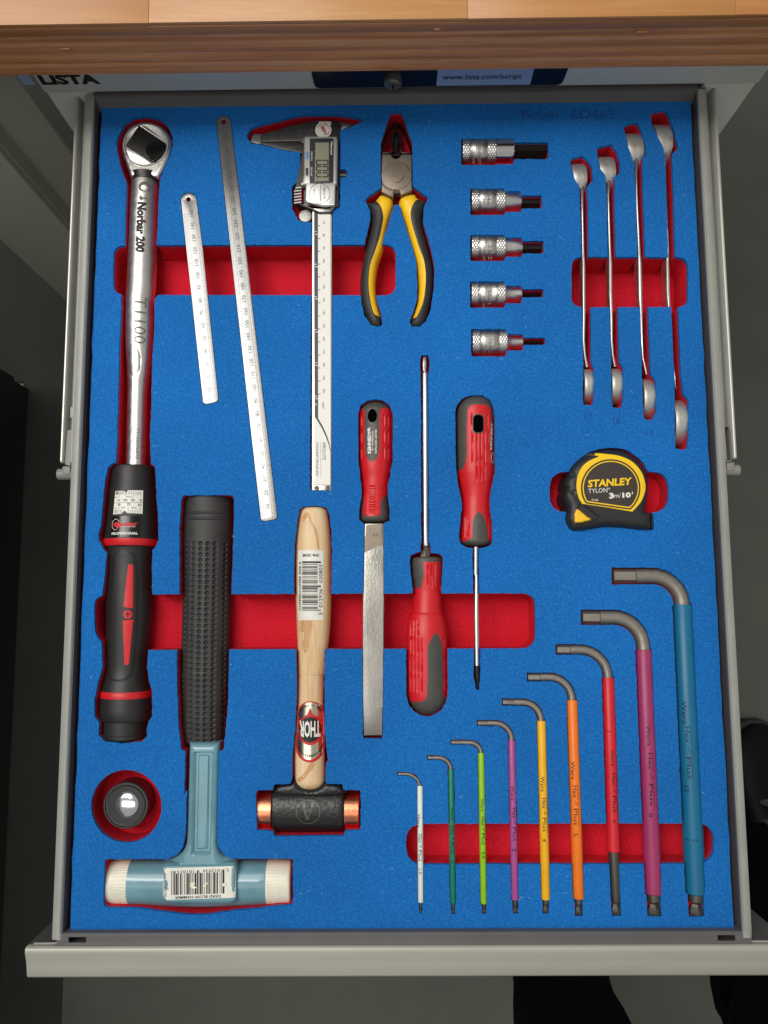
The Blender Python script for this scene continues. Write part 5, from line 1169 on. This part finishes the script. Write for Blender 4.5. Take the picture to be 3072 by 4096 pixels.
db.part('nylon_face', loft(O.sh(cap2), -15, True, sub=2, n=184, depth=.82, disp=capribs(O.p(1348, 0)[0], O.p(1425, 0)[0])), 'cream_nylon', sharp=80)
sad = db.part('label_pad', pillow(O(rounded([(575, 842), (1112, 838), (1116, 1128), (575, 1134)], 26)), 1.9, -8, 2.5, 1.3)[0], 'hammer_blue')
lb = db.print('barcode_label', O(rounded([(566, 872), (1104, 855), (1110, 1088), (562, 1106)], 18)), 'white_label', 1.9, .2, step=2.2)
EAN = [3, 1, 1, 2, 1, 3, 2, 1, 1, 1, 3, 2, 1, 2, 2, 1, 1, 1, 2, 3, 1, 2, 1, 1, 3, 1, 1, 1, 2, 1, 3, 2, 1, 1, 1, 2, 2, 1, 3, 1, 1, 2, 1, 3, 1, 1, 2, 2, 1, 1, 3, 1, 2, 1, 1, 2, 1, 3]
bars = []
x_ = 1028; i = 0
while x_ > 640 and i < 200:
    wd = EAN[i % len(EAN)]*4.3
    if i % 2 == 0:
        lng = x_ > 1005 or x_ < 668 or 828 < x_ < 858
        bars.append(O([(x_, 905-(20 if lng else 0)-.03*(x_-840)), (x_-wd, 905-(20 if lng else 0)-.03*(x_-wd-840)), (x_-wd, 1062-.03*(x_-840)), (x_, 1062-.03*(x_-840))]))
    x_ -= wd; i += 1
db.textset([('5', O.p(1052, 884), 12, 178, 8, 0, 0), ('012936', O.p(932, 889), 12, 178, 70, 0, 0), ('101015', O.p(742, 896), 12, 178, 68, 0, 0), ('DEAD BLOW HAMMER', O.p(832, 1082), 11, 178, 184, .015, 0), ('20', O.p(586, 930), 13, 88, 22, 0, 0), ('A510', O.p(588, 1042), 13, 88, 42, 0, 0)], 'print_black', 1.9, .35, lb, extra=bars)

for pl in ([(585, 965), (600, 955), (612, 985), (606, 1010), (618, 1022), (600, 1030), (578, 1020), (588, 995)], [(778, 975), (800, 968), (815, 982), (806, 1000), (830, 1012), (800, 1022), (775, 1004)], [(870, 1000), (898, 975), (904, 982), (880, 1010)], [(1010, 985), (1040, 975), (1048, 1000), (1018, 1006)]):
    db.print('label_tear', O(pl), 'foil' if pl[0][0] > 600 else 'hammer_blue', 1.9, .5, parent=lb, step=1.2)
# ================================================================ copper hammer
ch = Thing('copper_hammer', 'wooden-handled hammer with black cast head and copper faces', 'hammer', ctr(Q.p(720, 1000), -16))
cst = P.st([(150, 285, 470), (158, 245, 510), (180, 222, 545), (260, 204, 562), (400, 184, 582), (600, 168, 598), (900, 162, 602), (1200, 164, 600), (1500, 172, 592), (1800, 184, 570), (2000, 190, 548), (2200, 195, 525)])+Q.st([(200, 592, 878), (400, 588, 872), (620, 582, 868), (850, 562, 872), (1050, 548, 880), (1200, 545, 884), (1350, 548, 884), (1440, 553, 882), (1500, 590, 850), (1538, 650, 790)])
chd = ch.part('handle', loft(cst, -9, sub=4, n=56, depth=.82), 'ash_wood')
for nm_, pl in (('grain_patch', P([(240, 300), (262, 230), (300, 210), (335, 235), (360, 320), (410, 400), (440, 520), (455, 660), (430, 660), (415, 520), (385, 410), (340, 340), (310, 270), (285, 290), (262, 330)])), ('grain_patch', P([(215, 1560), (360, 1555), (345, 1700), (325, 1820), (305, 1900), (272, 1950), (245, 1860), (228, 1720)])), ('grain_patch', Q([(790, 1225), (760, 1300), (700, 1370), (650, 1430), (600, 1465), (570, 1455), (590, 1420), (640, 1380), (680, 1320), (720, 1250)]))):
    ch.print(nm_, spline(pl, 3), 'ash_dark_grain', 0, .06, step=1.8, parent=chd)
def rough_head(u, v, th, r): return 0
ch.part('cast_head', loft(Q.sh([(306, 1560, 1920), (310, 1520, 1960), (320, 1495, 1990), (345, 1485, 2002), (600, 1484, 2004), (850, 1484, 2004), (1075, 1486, 2002), (1095, 1498, 1990), (1105, 1525, 1962), (1108, 1570, 1915)]), -14, True, sub=3, n=80, depth=.85), 'cast_black')
ch.part('head_socket', pillow(Q(spline([(540, 1440), (556, 1452), (590, 1500), (650, 1535), (730, 1552), (800, 1535), (850, 1500), (884, 1448), (905, 1470), (1060, 1500), (1060, 1620), (360, 1620), (350, 1505), (500, 1475)], 3)), -1.2, -18, 4, 1.2)[0], 'cast_black')
ch.part('copper_face', loft(Q.sh([(134, 1640, 1880), (136, 1590, 1940), (150, 1568, 1968), (306, 1562, 1978)]), -14, True, n=64, depth=.9), 'copper')
ch.part('copper_face', loft(Q.sh([(1106, 1562, 1978), (1258, 1562, 1976), (1272, 1580, 1956), (1275, 1640, 1880)]), -14, True, n=64, depth=.9), 'copper')
c_ = (695, 1802)
ch.print('emblem_ring', Q(circ(c_[0], c_[1], 135, 48)), 'emblem_highlight', 2, .5, parent=None, holes=[Q(circ(c_[0], c_[1], 122, 48))])
ch.print('emblem_letter', Q([(700, 1888), (665, 1888), (632, 1700), (662, 1698), (672, 1760), (722, 1758), (738, 1695), (770, 1695)]), 'emblem_highlight', 2, .65, holes=[Q([(678, 1795), (715, 1793), (696, 1845)])])
lb = ch.print('barcode_label', P(rounded([(188, 678), (500, 682), (500, 1535), (182, 1535)], 16)), 'white_label', 0, .12, step=2)
bars = []; y_ = 816; i = 0
while y_ < 1425:
    hd_ = EAN[(i+5) % len(EAN)]*(5.0 if i % 9 else 7.0)
    if i % 2 == 0:
        lng = y_ < 835 or y_ > 1400 or 1105 < y_ < 1128
        bars.append(P([(242, y_), (472 if lng else 434, y_), (472 if lng else 434, min(y_+hd_, 1428)), (242, min(y_+hd_, 1428))]))
    y_ += hd_; i += 1
ch.textset([('04-308', P.p(347, 742), 12, 180, 66, .02, 0), ('COPPER/COPPER SIZE A', P.p(213, 1118), 9, -90, 197, .02, 0), ('030803', P.p(472, 968), 14, -90, 72, 0, 0), ('012936', P.p(470, 1268), 14, -90, 74, 0, 0), ('5', P.p(468, 1458), 15, -90, 9, 0, 0)], 'print_black', 0, .3, lb, extra=bars)
# foil maker's label
o_ = TH; c1 = (385, 1120)
lb2 = ch.print('round_label', o_(spline([(385, 350), (540, 390), (680, 500), (728, 620), (736, 900), (745, 1250), (752, 1420), (730, 1600), (650, 1760), (520, 1865), (370, 1895), (220, 1860), (90, 1760), (20, 1620), (12, 1400), (40, 1150), (60, 900), (75, 600), (130, 470), (250, 380)], 3)), 'print_red', 0, .1, step=1.4)
ch.print('foil_field', o_(spline([(385, 382), (520, 420), (640, 530), (690, 680), (640, 760), (690, 1000), (700, 1390), (690, 1520), (620, 1680), (500, 1790), (370, 1830), (230, 1795), (110, 1680), (60, 1500), (62, 1380), (90, 1150), (100, 900), (80, 720), (110, 560), (240, 420)], 3)), 'foil', 0, .16, step=1.4, parent=lb2)
ch.print('label_disc', o_(circ(385, 1070, 318, 48, 390)), 'print_red', 0, .22, step=1.4, parent=lb2)
ch.print('label_arrow', o_([(380, 515), (465, 715), (295, 700)]), 'print_red', 0, .22, step=1.4, parent=lb2)
ch.print('label_centre', o_(circ(372, 1070, 285, 48, 320)), 'print_black', 0, .28, step=1.4, parent=lb2)
ch.textset([('THOR', o_.p(370, 1055), 66, 180, 84, .03, 0)], 'white_print', 0, .4, lb2)
rt = []
for i, c in enumerate('MADE IN ENGLAND'):
    a = math.radians(-28-i*9.2); rt.append((c, o_.p(385+300*math.cos(a), 720+260*math.sin(a)), 8, math.degrees(math.atan2(260*math.sin(a), 300*math.cos(a)))-90+0, None, .02, 0))
for i, c in enumerate('THORHAMMER.COM'):
    a = math.radians(8+i*11.5); rt.append((c, o_.p(375+315*math.cos(a), 1420+310*math.sin(a)), 9, math.degrees(a)+90, None, .03, 0))
ch.textset(rt, 'print_black', 0, .34, lb2)

# ================================================================ loupe
lp = Thing('eye_loupe', 'small black round magnifying loupe in the round red recess', 'loupe', ctr(O.p(300, 410), -20))
c3 = at(*O.p(300, 410), -3.5); sc = 1/1.843/5.45
R0 = 163*sc
prof = [(R0-.8, -22), (R0-.3, -21.5), (R0-.3, -8), (R0, -6), (R0, -4.2), (R0-.6, -3.5), (R0-1.4, -3.5), (R0-1.7, -4.4), (R0-2.2, -4.4), (R0-2.5, -3.7), (R0-3.1, -3.8)]
rr, zz = R0-3.2, -4.0
while rr > 92*sc:
    prof += [(rr, zz), (rr-.12, zz-.32), (rr-.75, zz-.34)]; rr -= .82; zz -= .30
prof += [(86*sc, zz-.5), (86*sc, zz-3), (.01, zz-3)]
lp.part('barrel', revolve(c3, prof, 96), 'loupe_ring', sharp=25)
ld = [(87*sc*math.cos(a), zz-.8+2.2*math.sin(a)) for a in np.linspace(0, PI/2-.01, 9)]+[(.01, zz+1.4)]
lp.part('lens', revolve(c3, [(87*sc, zz-1.5)]+ld, 64), 'lens_glass')

# ================================================================ hex keys
cols = {'white': (222, 230, 222), 'green': (14, 122, 96), 'lime green': (142, 196, 26), 'pale purple': (166, 78, 142), 'yellow': (238, 178, 26), 'orange': (240, 122, 30), 'red': (206, 28, 42), 'plum pink': (158, 50, 100), 'blue': (10, 104, 142)}
size = ['1.5', '2', '2.5', '3', '4', '5', '6', '8', '10']
word = ['smallest', 'second smallest', 'third smallest', 'fourth smallest', 'middle-sized', 'fourth largest', 'third largest', 'second largest', 'largest']
texts = [((U, 232, 1180, 118), (U, 242, 1420, 250), (U, 244, 1628, 46)), ((U, 526, 1115, 110), (U, 528, 1350, 255), (U, 530, 1545, 22)), ((U, 793, 1040, 115), (U, 800, 1270, 255), (U, 805, 1482, 62)), ((U, 1062, 935, 130), (U, 1077, 1215, 305), (U, 1075, 1435, 28)), ((U, 1328, 855, 135), (U, 1343, 1130, 310), (U, 1343, 1350, 30)),
         ((Wz, 280, 415, 165), (Wz, 300, 735, 375), (Wz, 303, 998, 26)), ((Wz, 637, 300, 150), (Wz, 652, 620, 372), (Wz, 655, 878, 28)), ((Wz, 965, 95, 190), (Wz, 985, 500, 500), (Wz, 985, 820, 40)), ((Wz, 1300-3, -110, 210), (Wz, 1330, 260, 500), (Wz, 1320, 590, 55))]
for i, (k, cn) in enumerate(zip(keys, cols)):
    mat('sleeve_%d' % i, cols[cn], .42, 0, bump=.12, bscale=260, var=.05, vscale=60)
    tip, arc, s0, s1, be = keypath(k); rw, sw = k[5], k[6]
    sc_ = 5.35; rz = rw/2/sc_; zc = -rz*.55 if i < 5 else -rz*.75; szr = sw/2/sc_
    zc = min(zc, -szr+1.2)
    t = Thing('hex_key', '%s hex key with a %s sleeve and an L-shaped grey steel arm' % (word[i], cn), 'hex key', ctr(tuple((s0+s1)/2), zc), group='graded set of hex keys with coloured sleeves')
    W3 = lambda p: at(p[0], p[1], zc)
    d = (tip-arc[0]); L_ = np.linalg.norm(d); d = d/L_; flat = min(L_*.55, rw*1.5+12)
    pth = [W3(tip-d*flat)]+[W3(tip-d*(flat+ (L_-flat)*.5))]+[W3(a) for a in arc]+[W3(s0+(s1-s0)*.01)]
    rd = t.part('steel_arm', tube(pth, rz, 20), 'hex_steel')
    t.part('hex_tip', tube([W3(tip), W3(tip-d*1.2), W3(tip-d*(flat-3)), W3(tip-d*(flat+1))], [rz*.86, rz*1.0, rz*1.02, rz*.9], 6, twist=PI/6*0), 'hex_steel', rd, sharp=20)
    ds = (s1-s0)/np.linalg.norm(s1-s0)
    wr = .35
    ps = [s0+(s1-s0)*q for q in (0, .004, .5, .996, 1)]
    sl = t.part('sleeve', tube([W3(p) for p in ps], [szr*.93, szr, szr, szr, szr*.92], 28), 'sleeve_%d' % i)
    de = (be-s1); Le = np.linalg.norm(de); de = de/Le
    br = rw/2*(1.0 if i != 6 else 1.1)
    nl_ = max(Le-rw*1.55, Le*.35)
    rb = br/sc_
    t.part('shaft_end', tube([W3(s1-de*2), W3(s1), W3(s1+de*nl_*.85), W3(s1+de*nl_)], [rb, rb, rb, rb*.8], 20), 'tip_steel')
    B_ = Le-nl_; q = [(nl_-1, .74), (nl_+B_*.14, .62), (nl_+B_*.28, .70), (nl_+B_*.46, .98), (nl_+B_*.70, 1.04), (nl_+B_*.82, .98), (nl_+B_*.91, .80), (nl_+B_*.97, .52), (nl_+B_, .2)]
    t.part('ball_tip', tube([W3(s1+de*a) for a, _ in q], [rb*b for _, b in q], 6, twist=PI/7), 'tip_steel', sharp=25)
    it = []; ex = []
    (z1_, u1_, v1_, w1_), (z2_, u2_, v2_, w2_), (z3_, u3_, v3_, w3_) = texts[i]
    angk = math.degrees(math.atan2(ds[1], ds[0])); hgt = min(sw*.52, 15)
    it.append(('Wera', z1_.p(u1_, v1_), hgt, angk, w1_/z1_.k, 0, 0))
    c2 = np.array(z2_.p(u2_, v2_)); wt = w2_/z2_.k; nn = np.array([-ds[1], ds[0]])*-1
    it += [('Hex', tuple(c2-ds*wt*.34), hgt, angk, wt*.30, 0, 0), ('Plus', tuple(c2+ds*wt*.27), hgt, angk, wt*.40, 0, 0), (size[i], z3_.p(u3_, v3_), hgt, angk, w3_/z3_.k, 0, 0)]
    up = nn*hgt*.75
    for a, b in ((-.5, -.14), (.06, .5)): ex.append(bar(c2+ds*wt*a+up, c2+ds*wt*b+up, 1.4))
    ex.append(bar(c2-ds*wt*.13, c2-ds*wt*.03, 1.4)); hc_ = c2+ds*wt*-.04+up*.85; hr_2 = hgt*.42
    for a in range(6): ex.append(bar(hc_+np.array([math.cos(a*PI/3), math.sin(a*PI/3)])*hr_2, hc_+np.array([math.cos((a+1)*PI/3), math.sin((a+1)*PI/3)])*hr_2, 1.3))
    if i == 6: ex += [Wz(bar((575, 55), (625, 62), 7)), Wz(bar((578, 468), (605, 470), 7))]
    if i == 8: ex += [Wz(bar((1315, 1045), (1345, 1050), 5)), Wz(bar((1330, 1050), (1340, 1064), 5)), Wz(bar((1370, 1045), (1415, 1050), 5)), Wz(bar((1372, 1048), (1368, 1062), 5))]
    t.textset(it, 'print_black', zc+szr, .16, sl, extra=ex)

# ================================================================ person
pn = Thing('person', 'person in black trousers and black laced shoes standing behind the drawer front', 'person', (400, -520, FL))
pn.root['label'] = 'person in black trousers and black laced shoes standing at the open drawer'
def leg(pts, rad, nm):
    n = 40; pp = spline([p+(r,) for p, r in zip(pts, rad)], 8, False)
    vs, fs = tube([p[:3] for p in pp], [p[3] for p in pp], n)
    out_ = []
    for v in vs:
        f = 2.5*math.sin(v[2]*.05+v[0]*.03)*math.sin(v[2]*.021+v[1]*.06)
        out_.append((v[0]+f, v[1]+f*.6, v[2]))
    return out_, fs
lL = leg([(215, -460, FL+70), (213, -480, FL+120), (211, -565, FL+260), (206, -582, FL+340), (205, -600, FL+480), (235, -630, FL+680), (290, -650, FL+860), (310, -660, FL+960)], [52, 52, 61, 65, 68, 80, 92, 98], 'l')
lR = leg([(578, -470, FL+70), (555, -500, FL+150), (468, -556, FL+280), (470, -580, FL+360), (465, -610, FL+480), (450, -645, FL+680), (430, -665, FL+860), (400, -660, FL+960)], [52, 52, 66, 69, 72, 82, 94, 98], 'r')
pn.part('trouser_leg', lL, 'trousers'); pn.part('trouser_leg', lR, 'trousers')
pn.part('trouser_waist', tube([(355, -662, FL+840), (355, -662, FL+900), (355, -660, FL+1010)], [150, 165, 150], 40, flat=.7), 'trousers')
def shoe(cx, ytoe, yheel, ang):
    Ls = ytoe-yheel; st = [(0, .30, 60), (.03, .62, 62), (.10, .80, 66), (.22, .88, 78), (.34, .86, 88), (.45, .86, 86), (.55, .92, 72), (.68, 1.0, 58), (.80, .98, 48), (.90, .86, 42), (.965, .58, 34), (1, .2, 24)]
    vs = []; n = 28
    for q, wv, hv in st:
        y = yheel+Ls*q; x = cx+ang*(q-.5)*30
        for k in range(n):
            a = k/n*2*PI; ct, sn = math.cos(a), math.sin(a); vs.append((x+52*wv*math.copysign(abs(ct)**.8, ct), y, FL+22+(hv-12)*.5+(hv-12)*.5*sn if True else 0))
    m = len(st); fs = [(i*n+k, i*n+(k+1) % n, (i+1)*n+(k+1) % n, (i+1)*n+k) for i in range(m-1) for k in range(n)]+[tuple(range(n))[::-1], tuple(range((m-1)*n, m*n))]
    s_ = pn.part('shoe', (vs, fs), 'shoe_leather')
    ol = [(cx+ang*(q-.5)*30+s*56*wv, yheel-4+(Ls+10)*q) for s, seq in ((1, st), (-1, st[::-1])) for q, wv, hv in seq]
    pn.part('sole', plate(ol, FL+22, FL+.5, 4, inmm=True), 'black_rubber', s_)
    def top(q): return FL+16+np.interp(q, [a for a, _, _ in st], [c for _, _, c in st])
    for k in range(7):
        q = .34+k*.047; y = yheel+Ls*q; z = top(q)+2; sx = 24 if k % 2 == 0 else -24; x0_ = cx+ang*(q-.5)*30
        pn.part('lace', tube([(x0_-sx, y-7, z-7), (x0_-sx*.4, y-2, z-.5), (x0_+sx*.4, y+2, z-.5), (x0_+sx, y+7, z-7)], 3.4, 8), 'shoe_lace', s_)
    pn.part('lace_bow', tube(spline([(cx, yheel+Ls*.34, top(.34)+3), (cx+26, yheel+Ls*.40, top(.34)+8), (cx+44, yheel+Ls*.34, top(.34)), (cx+24, yheel+Ls*.28, top(.34)+6), (cx, yheel+Ls*.34, top(.34)+5), (cx-26, yheel+Ls*.40, top(.34)+8), (cx-42, yheel+Ls*.32, top(.34)), (cx-20, yheel+Ls*.28, top(.34)+6), (cx, yheel+Ls*.34, top(.34)+3)], 5, False), 3, 8), 'shoe_lace', s_)
shoe(592, -284, -560, .1); shoe(214, -250, -530, -.1)

# ================================================================ lint, specks and fibres caught on the foam
vs, fs = [], []; outl_ = [p for p, _ in POCK]
cand = rng.uniform((-226, -300), (226, 300), (620, 2)); ok_ = np.ones(len(cand), bool)
for p in outl_: ok_ &= ~inpoly(cand[:, 0], cand[:, 1], p)
for x, y in cand[ok_]:
    if rng.random() < .22:
        a = rng.uniform(0, PI); L_ = rng.uniform(1.2, 3.4); k_ = rng.uniform(-.5, .5); w_ = .09; P_ = []
        for i in range(5): P_.append((x+L_*(i/4-.5)*math.cos(a+k_*i), y+L_*(i/4-.5)*math.sin(a+k_*i)))
        for i in range(4):
            n0 = len(vs); (x0, y0_), (x1, y1_) = P_[i], P_[i+1]; vs += [(x0, y0_-w_, .25), (x1, y1_-w_, .25), (x1, y1_+w_, .25), (x0, y0_+w_, .25)]; fs.append((n0, n0+1, n0+2, n0+3))
    else:
        r = rng.uniform(.1, .28); n0 = len(vs); vs += [(x-r, y, .08), (x, y-r*.8, .08), (x+r, y, .08), (x, y+r, .08), (x, y, .08+r)]; fs += [(n0, n0+1, n0+4), (n0+1, n0+2, n0+4), (n0+2, n0+3, n0+4), (n0+3, n0, n0+4)]
fm.part('lint', (vs, fs), 'lint', surf=False, smooth=False, kind='stuff')
